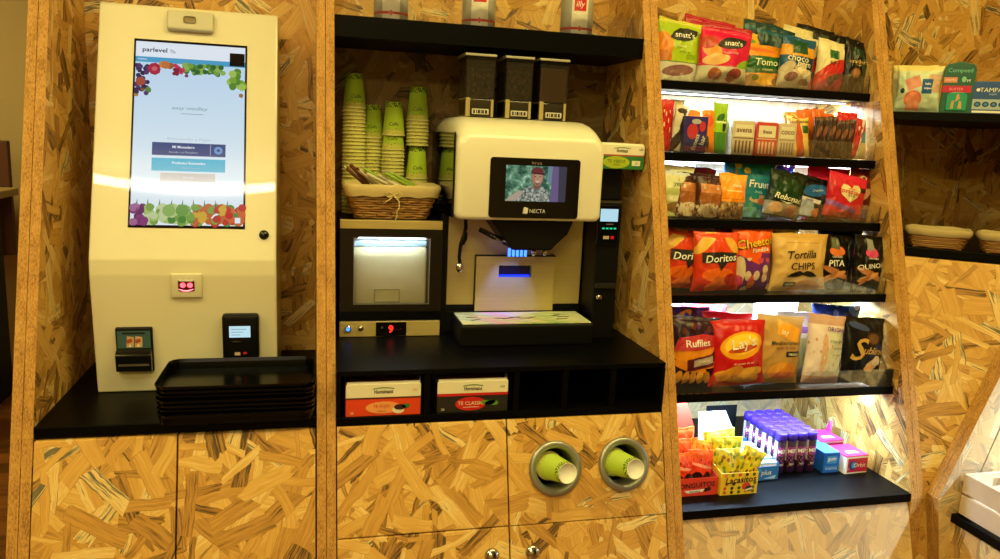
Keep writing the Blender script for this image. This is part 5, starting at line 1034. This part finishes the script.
# --- bottom shelf
z, f = SZ[5], 0; LEAN = 0.
RC = mat('red_orange_card', '#e0402c', .5); YC = mat('yellow_card', '#ecc428', .5)
def open_box(name, label, x, y, z, w, d, hf, hb, m, wall=.0015, side=None, group=None, art=None, back=None):
    t = thing(name, label, 'display box', (x, y, z+.0003)); b = MB(); back = back or m
    b.box(-w/2, w/2, 0, wall, 0, hf, m); b.box(-w/2, w/2, wall, d, 0, wall, m); b.box(-w/2, w/2, d-wall, d, wall, hf*1.2, m)
    for s_ in (-1, 1):
        x0 = s_*w/2-(wall if s_ > 0 else 0); b.prism([(wall, wall), (wall, hf), (d*.55, hf*1.25), (d-wall, hf*1.25), (d-wall, wall)], 'X', x0, x0+wall, side or m)
    for a in (art or []):
        if a[0] == 't': b.text(a[1], a[2], a[3], (a[4], a[5]), rot=a[6] if len(a) > 6 else 0, shear=a[7] if len(a) > 7 else 0, off=.0012, fat=.015)
        else: b.poly(a[1], a[2], a[3] if len(a) > 3 else .0005)
    b.build('tray', t)
    b = MB(); b.prism([(-w/2, 0), (w/2, 0), (w/2, (hb-hf)*.55), (w/2-.022, hb-hf), (-w/2, hb-hf)], 'Y', 0, wall, back); o = b.build('header_card', t, (0, d-wall*.5, hf), (R(-8), 0, 0))
    return t
art = [('t', 'CONGUITOS', .0125, INK, -.002, .026, 2), ('p', [(-.028, .013), (.024, .016), (.018, .009), (-.018, .007)], WHITE), ('t', 'chocolate', .005, INK, -.002, .0115, 2, 0), ('p', ellp(.033, .015, .006, .005), mat('dark_bead', '#3a1c14')), ('p', ellp(.026, .013, .004, .005), INK)]
art[2] = ('t', 'chocolate', .005, INK, -.002, .0115, 2)
CBX = open_box('display_box', 'red orange open display box at the left end of the bottom shelf', .783, -.004, z, .110, .125, .043, .18, RC, art=art)
b = MB(); b.text('n', .018, PUR, (.043, .062)); b.text(')', .014, PUR, (.051, .062)); b.build('lettering', CBX, (0, .1215, .043), (R(-8), 0, 0))
CNG = design('film_conguitos', '#e03a1c', [('grad', .7, 1., '#ee6a28'), ('ell', .3, .26, .25, .22, 0, '#2a1410'), ('ell', .74, .26, .22, .22, 0, '#341a14'), ('band', 0, .12, '#8a7a70'), ('dots', 7, .2, .5, .8, ['#2a1410', '#e03a1c', '#e03a1c']), ('ell', .5, .62, .5, .04, -8, '#f09a80')])
for k, (x, y, w_, h, rx, ry, lab) in enumerate([(.758, .004, .062, .085, -8, -3, 'orange red sweet bag, front left in the red display box'), (.803, .006, .060, .088, -8, 4, 'orange red sweet bag, front right in the red display box'), (.770, .034, .074, .105, -8, 3, 'orange red sweet bag, second row in the red display box'), (.786, .062, .080, .118, -8, -4, 'orange red sweet bag, rear row in the red display box'), (.800, .024, .052, .100, -12, 14, 'bright orange sweet bag poking out of the red display box')]):
    bag('sweet_bag', lab, x, y, z+.0025, w_, h, .026, CNG if k < 4 else design('film_bright_orange', '#f28a1c', [('dots', 6, .22, .3, .9, ['#c8501c', '#f28a1c'])]), 100+k, 'pillow', rx, 0, ry, None, 'sweet bags in the red box', 1, 'sweet bag')
art = [('t', 'Lacasitos', .0155, INK, .003, .0365, 2, .12)]
for i in range(5):
    for zz_ in (.0478, .0265, .0165, .0065):
        if (i, zz_) in ((3, .0265), (3, .0165), (2, .0265)): continue
        art.append(('p', ellp(-.036+.018*i+(.004 if zz_ == .0265 else 0), zz_, .0042, .0042, 12), mat('dragee_%d' % ((i*2+int(zz_*1000)) % 5), ['#4a5a1c', '#c8502c', '#e08a2c', '#3a2a1c', '#6a7a2c'][(i*2+int(zz_*1000)) % 5])))
art += [('p', ellp(.018, .020, .011, .009), mat('red_dragee', '#d0402c'), .0009), ('p', ellp(.025, .014, .009, .007), mat('brown_dragee', '#4a2a2a'), .0011), ('p', [(.016, .008), (.034, .012), (.033, .016), (.017, .012)], CREAMP, .0013)]
YBX = open_box('display_box', 'yellow dotted open display box with a white header card on the bottom shelf', .8885, -.012, z, .094, .115, .053, .155, YC, art=art, back=WHITE)
LAC = design('film_lacasitos', '#c9b41c', [('dots', 6, .34, .0, 1., ['#4a6a1c', '#8a5a1c', '#6a7a2c', '#c9b41c', '#7a3a1c']), ('grad', .78, 1., '#d8cc4a'), ('band', 0, .3, '#8a6a2a')])
for k, (x, y, w_, h, ry, rz, lab) in enumerate([(.872, .002, .068, .088, 6, 12, 'yellow sweet bag, front left in the yellow display box'), (.905, .006, .050, .088, 22, -25, 'yellow sweet bag leaning right at the front of the yellow display box'), (.884, .030, .078, .105, 3, 0, 'yellow sweet bag, middle row of the yellow display box'), (.890, .056, .080, .112, -3, 5, 'yellow sweet bag, rear row of the yellow display box')]):
    bag('sweet_bag', lab, x, y, z+.0025, w_, h, .022, LAC, 110+k, 'pillow', -10, rz, ry, None, 'sweet bags in the yellow box', 1, 'sweet bag')
# blue gum box with its trays of sticks
bb = thing('display_box', 'blue open box of gum beside the purple tubes on the bottom shelf', 'display box', (.995, .048, z+.0003), (0, 0, R(2)))
BC = mat('blue_card', '#2a6cb8', .4); b = MB(); b.box(-.036, .036, 0, .0015, 0, .034, BC); b.box(-.036, .036, .0015, .14, 0, .0015, BC); b.box(-.036, .036, .1385, .14, .0015, .05, BC)
for s_ in (-1, 1): b.box(s_*.036-.00075, s_*.036+.00075, .0015, .1385, 0, .042, BC)
b.text('plus', .016, WHITE, (.002, .018), shear=.2, off=.001); b.poly([(-.005, .004), (.026, .002), (.030, .012), (.012, .008)], mat('pale_blue_print', '#a8c8e8'), .0009); b.poly(ellp(-.022, .025, .012, .006), SKY, .0006); b.build('tray', bb)
for k in range(7):
    carton('gum_pack', 'pale blue gum pack, %s from the front in the blue box' % ORD[k], .995, .052+.019*k, z+.002, .066, .016, .040+.004*(k % 2), design('card_pale_blue', '#9cc8de', [('rect', .5, .5, .4, .2, 0, '#e0eef4')]), 2, [('p', rect(-.03, .024, .03, .036), WHITE), ('t', 'fresh', .008, SKY, 0, .03)], 'gum packs in the blue box', 'gum', top=mat('ice_white', '#dcecf2', .4))
# candy tubes
def tube_mat():
    t = NT('candy_tube_print'); s = t.sep(t.n('ShaderNodeTexCoord').outputs['Object']); a = t.math('ARCTAN2', s[0], t.math('MULTIPLY', s[1], -1.))
    uv = t.comb(t.math('MULTIPLY', a, .0132), s[2]); c = lin('#35183c')
    nz = t.noise(uv, 120., 2.); c = t.mix(t.math('MULTIPLY', t.math('GREATER_THAN', nz, .56), t.math('GREATER_THAN', s[2], .012)), c, lin('#241018'))
    c = t.mix(t.math('MULTIPLY', t.math('LESS_THAN', t.math('ABSOLUTE', t.math('SUBTRACT', s[2], .056)), .011), t.math('LESS_THAN', t.math('ABSOLUTE', a), 1.3)), c, lin('#8a2c78'))
    nz2 = t.noise(uv, 210., 1.); c = t.mix(t.math('MULTIPLY', t.math('GREATER_THAN', nz2, .60), t.math('LESS_THAN', t.math('ABSOLUTE', t.math('SUBTRACT', s[2], .032)), .016)), c, lin('#c86a8a'))
    side = t.math('MULTIPLY', t.math('LESS_THAN', a, -1.05), t.math('GREATER_THAN', s[2], .03)); c = t.mix(side, c, lin('#d8d4e4'))
    n3 = t.noise(uv, 300., 1.); c = t.mix(t.math('MULTIPLY', side, t.math('GREATER_THAN', n3, .56)), c, lin('#8a74b8'))
    t.bsdf(c, .35); return t.m
tb = thing('candy_tube', 'x', 'candy tube', (0, 0, 0)); b = MB(); r = .0131; TM = tube_mat()
b.lathe([(0, .0), (r-.001, 0), (r, .001), (r, .080), (r-.0008, .081)], TM, 24); f_ = lambda px, pz: ((r+.0003)*math.sin(px/r), -(r+.0003)*math.cos(px/r), pz)
b.text('MIX', .010, WHITE, (0, .057), fn=f_, rot=6, fat=.03, off=.0004); b.text('ups', .006, CREAMP, (0, .022), fn=f_, off=.0004); b.build('tube_body', tb)
b = MB(); b.lathe([(r-.0008, .081), (r+.0008, .0815), (r+.0008, .0995), (r-.0015, .1020), (r-.003, .1005), (0, .1005)], mat('violet_cap', '#4426a8', .35), 24); b.build('cap', tb)
for j in range(6):
    for i in range(4):
        lab = 'purple candy tube with a violet cap, %s row from the front, %s from the left' % (ORD[j], ORD[i])
        x, y = 1.0565+.0287*i, .0895+.0284*j
        if i == j == 0: tb.location = (x, y, z+.0003); tag(tb, lab, 'candy tube', 'candy tubes standing in rows')
        else: dup(tb, lab, (x, y, z+.0003), (0, 0, R(rnd.uniform(-9, 9))))
carton('display_card', 'black card standing behind the white header on the bottom shelf', .995, .268, z, .09, .003, .11, BLACKM, 0, None, None, 'card')
carton('gum_box', 'blue gum carton right of the purple tubes on the bottom shelf', 1.188, .063, z, .046, .12, .052, design('card_gum_blue', '#1f5cb4', []), 0, [('p', rect(-.014, .024, .014, .044), SKY), ('t', 'gum', .010, WHITE, 0, .034), ('t', 'menta', .008, mat('pale_blue_print', '#a8c8e8'), 0, .012), ('p', rect(-.02, .016, .02, .018), SKY)], 'gum cartons', 'box', top=mat('gum_blue_top', '#4a86c8', .4))
GP = mat('gum_pink', '#e0307a', .35)
def pinkbox(lab, x, y, h, rz, lid):
    t = thing('gum_box', lab, 'box', (x, y, z+.0003), (0, 0, R(rz)), 'gum cartons'); w_, d_ = .066, .07
    b = MB(); b.box(-w_/2, w_/2, 0, d_, 0, h, WHITE, .0008); b.poly(rect(-w_/2+.006, .004, w_/2-.001, h-.004), mat('gum_red_print', '#c01c4c', .4), .0004); b.poly(ellp(-.012, h*.5, .011, .012), NAVY, .0007); b.poly(ellp(-.010, h*.52, .007, .009), SKY, .0009); b.text('Orbit', .011, WHITE, (.008, h*.5), off=.0012, shear=.1)
    b.text('x12', .005, WHITE, (-.026, h*.3), off=.0012); b.build('carton', t)
    b = MB(); b.box(-w_/2-.0008, w_/2+.0008, -.0004, d_+.0008, h+.0002, h+.003, GP, .0006); b.poly([(-.02, h+.0031, 0), (.0, 0, 0)] and [(-.018, .015, h+.0034), (.018, .015, h+.0034), (.014, .03, h+.0034), (-.014, .03, h+.0034)], mat('gum_white_print', '#f4e4ec', .4)); b.build('lid', t)
    if lid: b = MB(); b.add([(w_/2, d_-.02, h), (w_/2+.016, d_-.005, h+.026), (w_/2+.010, d_, h+.03), (w_/2-.002, d_, h)], [(0, 1, 2, 3), (3, 2, 1, 0)], GP); b.build('torn_flap', t)
pinkbox('pink gum carton with a round blue logo, in front on the bottom shelf', 1.251, .050, .044, 3, False)
pinkbox('pink gum carton with a torn flap behind the front one on the bottom shelf', 1.235, .126, .054, 2, True)

# ------------------------------------------------------------------ corner shelves right of the lit bay
def corner_shelf(label, z1, th):
    z0 = z1-th; b = MB(); g0 = gx(z1-.01)
    b.prism([(1.3472, fy(z1)+.008), (g0, -.0690), (1.8490, -.0690), (1.8490, .4790), (1.3472, .4790)], 'Z', z0, z1, BLACK, .0008); return tag(b.build('corner_shelf'), label, 'shelf', 'corner shelves')
corner_shelf('black corner shelf carrying the wipes and plasters', 1.6130, .020)
corner_shelf('black corner shelf carrying the flat wicker baskets', 1.2850, .020)
ex, ey = .361, -.2795; el = math.hypot(ex, ey); ux, uy = ex/el, ey/el; AZ = math.atan2(uy, ux)
def on_edge(s_, back, p0=(1.3472, .21)): return (p0[0]+ux*s_-uy*back, p0[1]+uy*s_+ux*back)
x, y = on_edge(.056, .020)
w_ = bag('wipes_pack', 'white and pastel pack of wipes at the left of the upper corner shelf', x, y, 1.613, .098, .108, .038, design('film_wipes', '#b8cbb4', [('grad', .75, 1., '#d8d4a8'), ('rect', .85, .62, .16, .2, 0, '#c8a890'), ('ell', .38, .28, .20, .18, 0, '#d8705a'), ('ell', .38, .28, .16, .14, 0, '#e08a6c'), ('rect', .36, .62, .17, .13, 20, '#cf8a72'), ('rect', .68, .55, .12, .16, 0, '#2a5a9a'), ('ell', .12, .45, .05, .06, 0, '#2a3a4a'), ('band', .9, 1., '#d8c880'), ('rect', .4, .13, .14, .1, 0, '#d89078')], .25), 120, 'pillow', -3, math.degrees(AZ), 0, [('t', 'baby', .06, WHITE, .36, .6), ('t', 'wipes', .06, WHITE, .36, .5)], 'toiletries on the corner shelf', 1, 'wipes')
w_.location = (x, y, 1.6134)
x, y = on_edge(.046, .058); w2 = bag('wipes_pack', 'pack of wipes standing behind the front pack on the upper corner shelf', x, y, 1.613, .098, .114, .030, design('film_wipes_back', '#cbc89a', [('grad', .8, 1., '#d8c880')], .25), 121, 'pillow', -2, math.degrees(AZ), 0, None, 'toiletries on the corner shelf', 1, 'wipes'); w2.location = (x, y, 1.6134)
# blister card of plasters
x, y = on_edge(.141, .014); t = thing('plaster_pack', 'dark green rounded pack of blister plasters on the upper corner shelf', 'plasters', (x, y, 1.6133), (0, 0, AZ), 'toiletries on the corner shelf')
TG = mat('plaster_green_card', '#0f5a4c', .35); w_ = .068; h = .122
b = MB(); b.prism([(-w_/2, 0), (w_/2, 0), (w_/2, h-.025)]+[(w_/2-.012+.012*math.cos(R(a)), h-.02+.016*math.sin(R(a))) for a in (0, 30, 60)]+[(0, h)]+[(-w_/2+.012+.012*math.cos(R(a)), h-.02+.016*math.sin(R(a))) for a in (120, 150, 180)]+[(-w_/2, h-.025)], 'Y', 0, .016, TG, .0008)
b.text('Compeed', .013, mat('mint_print', '#7ac8b8'), (.0, h-.022), width=.052, off=.001); b.poly(rect(-.033, h-.050, -.004, h-.037), mat('salmon_print', '#d88a74'), .0007); b.text('ampollas', .006, WHITE, (-.0185, h-.0435), off=.0012); b.poly(rect(-w_/2, h-.073, w_/2-.006, h-.057), mat('crimson_print', '#c41c4c'), .0006); b.text('BLISTER', .006, mat('pink_pale', '#f0a8c0'), (-.004, h-.065), off=.001)
b.poly(ellp(.010, h-.042, .005, .007), mat('mint_print', '#7ac8b8'), .0007); b.text('M', .007, WHITE, (.020, h-.045), off=.001); b.build('card', t)
b = MB(); b.prism([(-.022, .006), (.022, .006), (.022, .040)]+[(.022*math.cos(R(a)), .040+.010*math.sin(R(a))) for a in range(20, 180, 20)]+[(-.022, .040)], 'Y', -.004, .0, mat('green_blister', '#1c9a80', .15), .0012); o = b.build('blister_window', t)
b = MB()
for pts in ([(-.012, .010), (-.006, .010), (-.005, .030), (-.011, .028)], [(.004, .010), (.012, .011), (.010, .027), (.005, .029)], [(-.003, .026), (.006, .034), (.003, .046), (-.001, .044)]): b.poly(pts, mat('foot_tan', '#c89a6c'), .0043)
b.build('picture', o)
# blue carton
x, y = on_edge(.212, .014); t = thing('tampon_box', 'blue carton with a row of round motifs at the right of the upper corner shelf', 'box', (x, y, 1.6133), (0, 0, AZ), 'toiletries on the corner shelf')
b = MB(); w_ = .078; h = .076; b.box(-w_/2, w_/2, 0, .04, 0, h, mat('royal_blue_card', '#1f4f96', .4), .001); b.poly(rect(-w_/2+.002, .010, w_/2-.002, .034), mat('pale_blue_panel', '#a8bcc8'), .0005)
for k in range(4): b.poly(ellp(-.026+.017*k, .022, .0072, .0062), NAVY, .0008); b.poly(ellp(-.026+.017*k, .022, .004, .003), SKY, .0010)
b.text('TAMPAX', .010, WHITE, (.004, h-.020), off=.001); b.text('super', .005, mat('pale_blue_print', '#a8c8e8'), (.004, h-.031), off=.001); b.poly(ellp(-.028, h-.02, .004, .004), WHITE, .0007); b.poly(rect(-w_/2+.003, .002, w_/2-.003, .007), WHITE, .0005); b.build('carton', t)
# flat baskets
def flat_basket(lab, s_, back, w_, d_):
    x = 1.3472+ux2*s_-uy2*back; y = .118+uy2*s_+ux2*back
    t = thing('wicker_basket', lab, 'basket', (x, y, 1.2853), (0, 0, math.atan2(uy2, ux2)), 'flat baskets on the corner shelf'); b = MB(); N = 44
    for j in range(8):
        kx = .84+.16*j/7; b.tube([((w_/2*kx+.0018*math.sin(i*math.pi/2+j*math.pi))*math.copysign(abs(math.cos(2*math.pi*i/N))**.6, math.cos(2*math.pi*i/N)), (d_/2*kx)*math.copysign(abs(math.sin(2*math.pi*i/N))**.6, math.sin(2*math.pi*i/N)), .003+.0045*j+.0008*math.sin(i*1.3+j)) for i in range(N)], .0026, WICK if j % 2 else WICK2, 6, closed=True)
    b.box(-w_*.38, w_*.38, -d_*.36, d_*.36, 0, .003, WICK2); b.build('woven_body', t)
    b = MB(); E2 = lambda k, zz_: [(w_/2*k*math.copysign(abs(math.cos(2*math.pi*i/N))**.6, math.cos(2*math.pi*i/N)), d_/2*k*math.copysign(abs(math.sin(2*math.pi*i/N))**.6, math.sin(2*math.pi*i/N)), zz_+.001*math.sin(i*.9)) for i in range(N)]
    loft(b, [E2(1.05, .030), E2(1.10, .036), E2(1.09, .043), E2(1.03, .048), E2(.97, .047), E2(.90, .038), E2(.84, .008)], mat('cream_cloth_pale', '#b09c70', .85), True, cap0=False, cap1=True); b.build('cloth_liner', t)
fx2, fy2 = .226, -.1875; fl = math.hypot(fx2, fy2); ux2, uy2 = fx2/fl, fy2/fl
flat_basket('flat cloth lined wicker basket at the left of the lower corner shelf', .082, .062, .136, .10)
flat_basket('flat cloth lined wicker basket at the right of the lower corner shelf', .238, .058, .136, .10)

# ------------------------------------------------------------------ return wall: shelf, crate, panels
b = MB(); b.box(1.396, 1.8495, -.95, -.1065, .664, .684, BLACK, .0008); tag(b.build('wall_shelf'), 'black shelf of the right hand wall carrying the slatted crate', 'shelf')
b = MB(); b.prism([(1.402, .0), (1.402, .66), (1.418, .66), (1.418, 0)], 'Y', -.95, -.1065, osb('osb_board_side_pale', 'YZ', seed=3., pale=.18)); tag(b.build('plinth_board'), 'pale chipboard panel under the shelf with the crate', 'panel')
t = thing('wall_shelf', 'black shelf above the crate with a light strip under it', 'shelf'); b = MB(); b.box(1.60, 1.8495, -.95, -.1065, 1.10, 1.12, BLACK, .0008); b.build('board', t)
b = MB(); b.box(1.64, 1.654, -.94, -.12, 1.0965, 1.0999, mat('aluminium_channel', '#b8b8b8', .3, 1.)); o = b.build('light_strip', t); b = MB(); b.box(1.642, 1.652, -.93, -.13, 1.0945, 1.0965, LEDW); b.build('diffuser', o)
L = bpy.data.lights.new('strip_light', 'AREA'); L.shape = 'RECTANGLE'; L.size = .012; L.size_y = .8; L.energy = LP[6]; L.color = (.48, .72, 1.)
lo = bpy.data.objects.new('strip_light', L); C.objects.link(lo); lo.parent = t; lo.location = (1.647, -.53, 1.093); lo.rotation_euler = (0, R(-8), 0)
CRW = mat('pale_pine', '#dcc3a6', .55, var=.06); co = (1.527, -.286, .6843)
t = thing('wooden_crate', 'pale pine slatted crate on the right hand black shelf', 'crate', co); cx0, cx1, cy0, cy1 = -.120, .120, -.18, .172
for zz_ in (.004, .056):
    for s_ in (0, 1):
        b = MB(); b.box(cx0 if s_ == 0 else cx1-.009, cx0+.009 if s_ == 0 else cx1, cy0, cy1, zz_, zz_+.046, CRW, .001); b.build('side_slat', t)
for yy_ in (cy0+.0005, cy1-.0105):
    b = MB(); hz = .078
    for a in ((cx0+.0095, -.045, 0, .102), (.045, cx1-.0095, 0, .102), (-.045, .045, 0, .066), (-.045, .045, .090, .102)): b.box(a[0], a[1], yy_, yy_+.010, a[2], a[3], CRW)
    b.build('end_board', t)
for sx_ in (cx0+.0095, cx1-.0245):
    for yy_ in (cy0+.011, cy1-.026):
        b = MB(); b.box(sx_, sx_+.015, yy_, yy_+.015, .0, .100, CRW, .001); b.build('corner_post', t)
for k in range(5):
    b = MB(); b.box(cx0+.026+.038*k, cx0+.060+.038*k, cy0+.011, cy1-.011, .0005, .0035, CRW); b.build('bottom_slat', t)

# ------------------------------------------------------------------ camera, world, view
w = bpy.data.worlds.new('room_glow'); bpy.context.scene.world = w; w.use_nodes = True
bg = w.node_tree.nodes['Background']; bg.inputs[0].default_value = (1., .80, .52, 1.); bg.inputs[1].default_value = LP[7]
cd = bpy.data.cameras.new('camera'); cam = bpy.data.objects.new('camera', cd); C.objects.link(cam); bpy.context.scene.camera = cam
f, yaw, pitch, roll, px, py, pz = 769.217, .246003, -.1822, .0453602, -.067257, -1.47896, 1.5042
cy_, sy_ = math.cos(yaw), math.sin(yaw); F = Vector((sy_*math.cos(pitch), cy_*math.cos(pitch), math.sin(pitch))); r0 = Vector((cy_, -sy_, 0)); u0 = r0.cross(F)
rx = r0*math.cos(roll)+u0*math.sin(roll); ux_ = -r0*math.sin(roll)+u0*math.cos(roll)
cam.matrix_world = Matrix(((rx.x, ux_.x, -F.x, px), (rx.y, ux_.y, -F.y, py), (rx.z, ux_.z, -F.z, pz), (0, 0, 0, 1)))
cd.sensor_width = 36; cd.lens = f/1000*36; cd.clip_start = .02
vs_ = bpy.context.scene.view_settings; vs_.view_transform = 'Standard'; vs_.look = 'None'; vs_.exposure = EXPOSURE; vs_.gamma = 1; vs_.use_curve_mapping = False
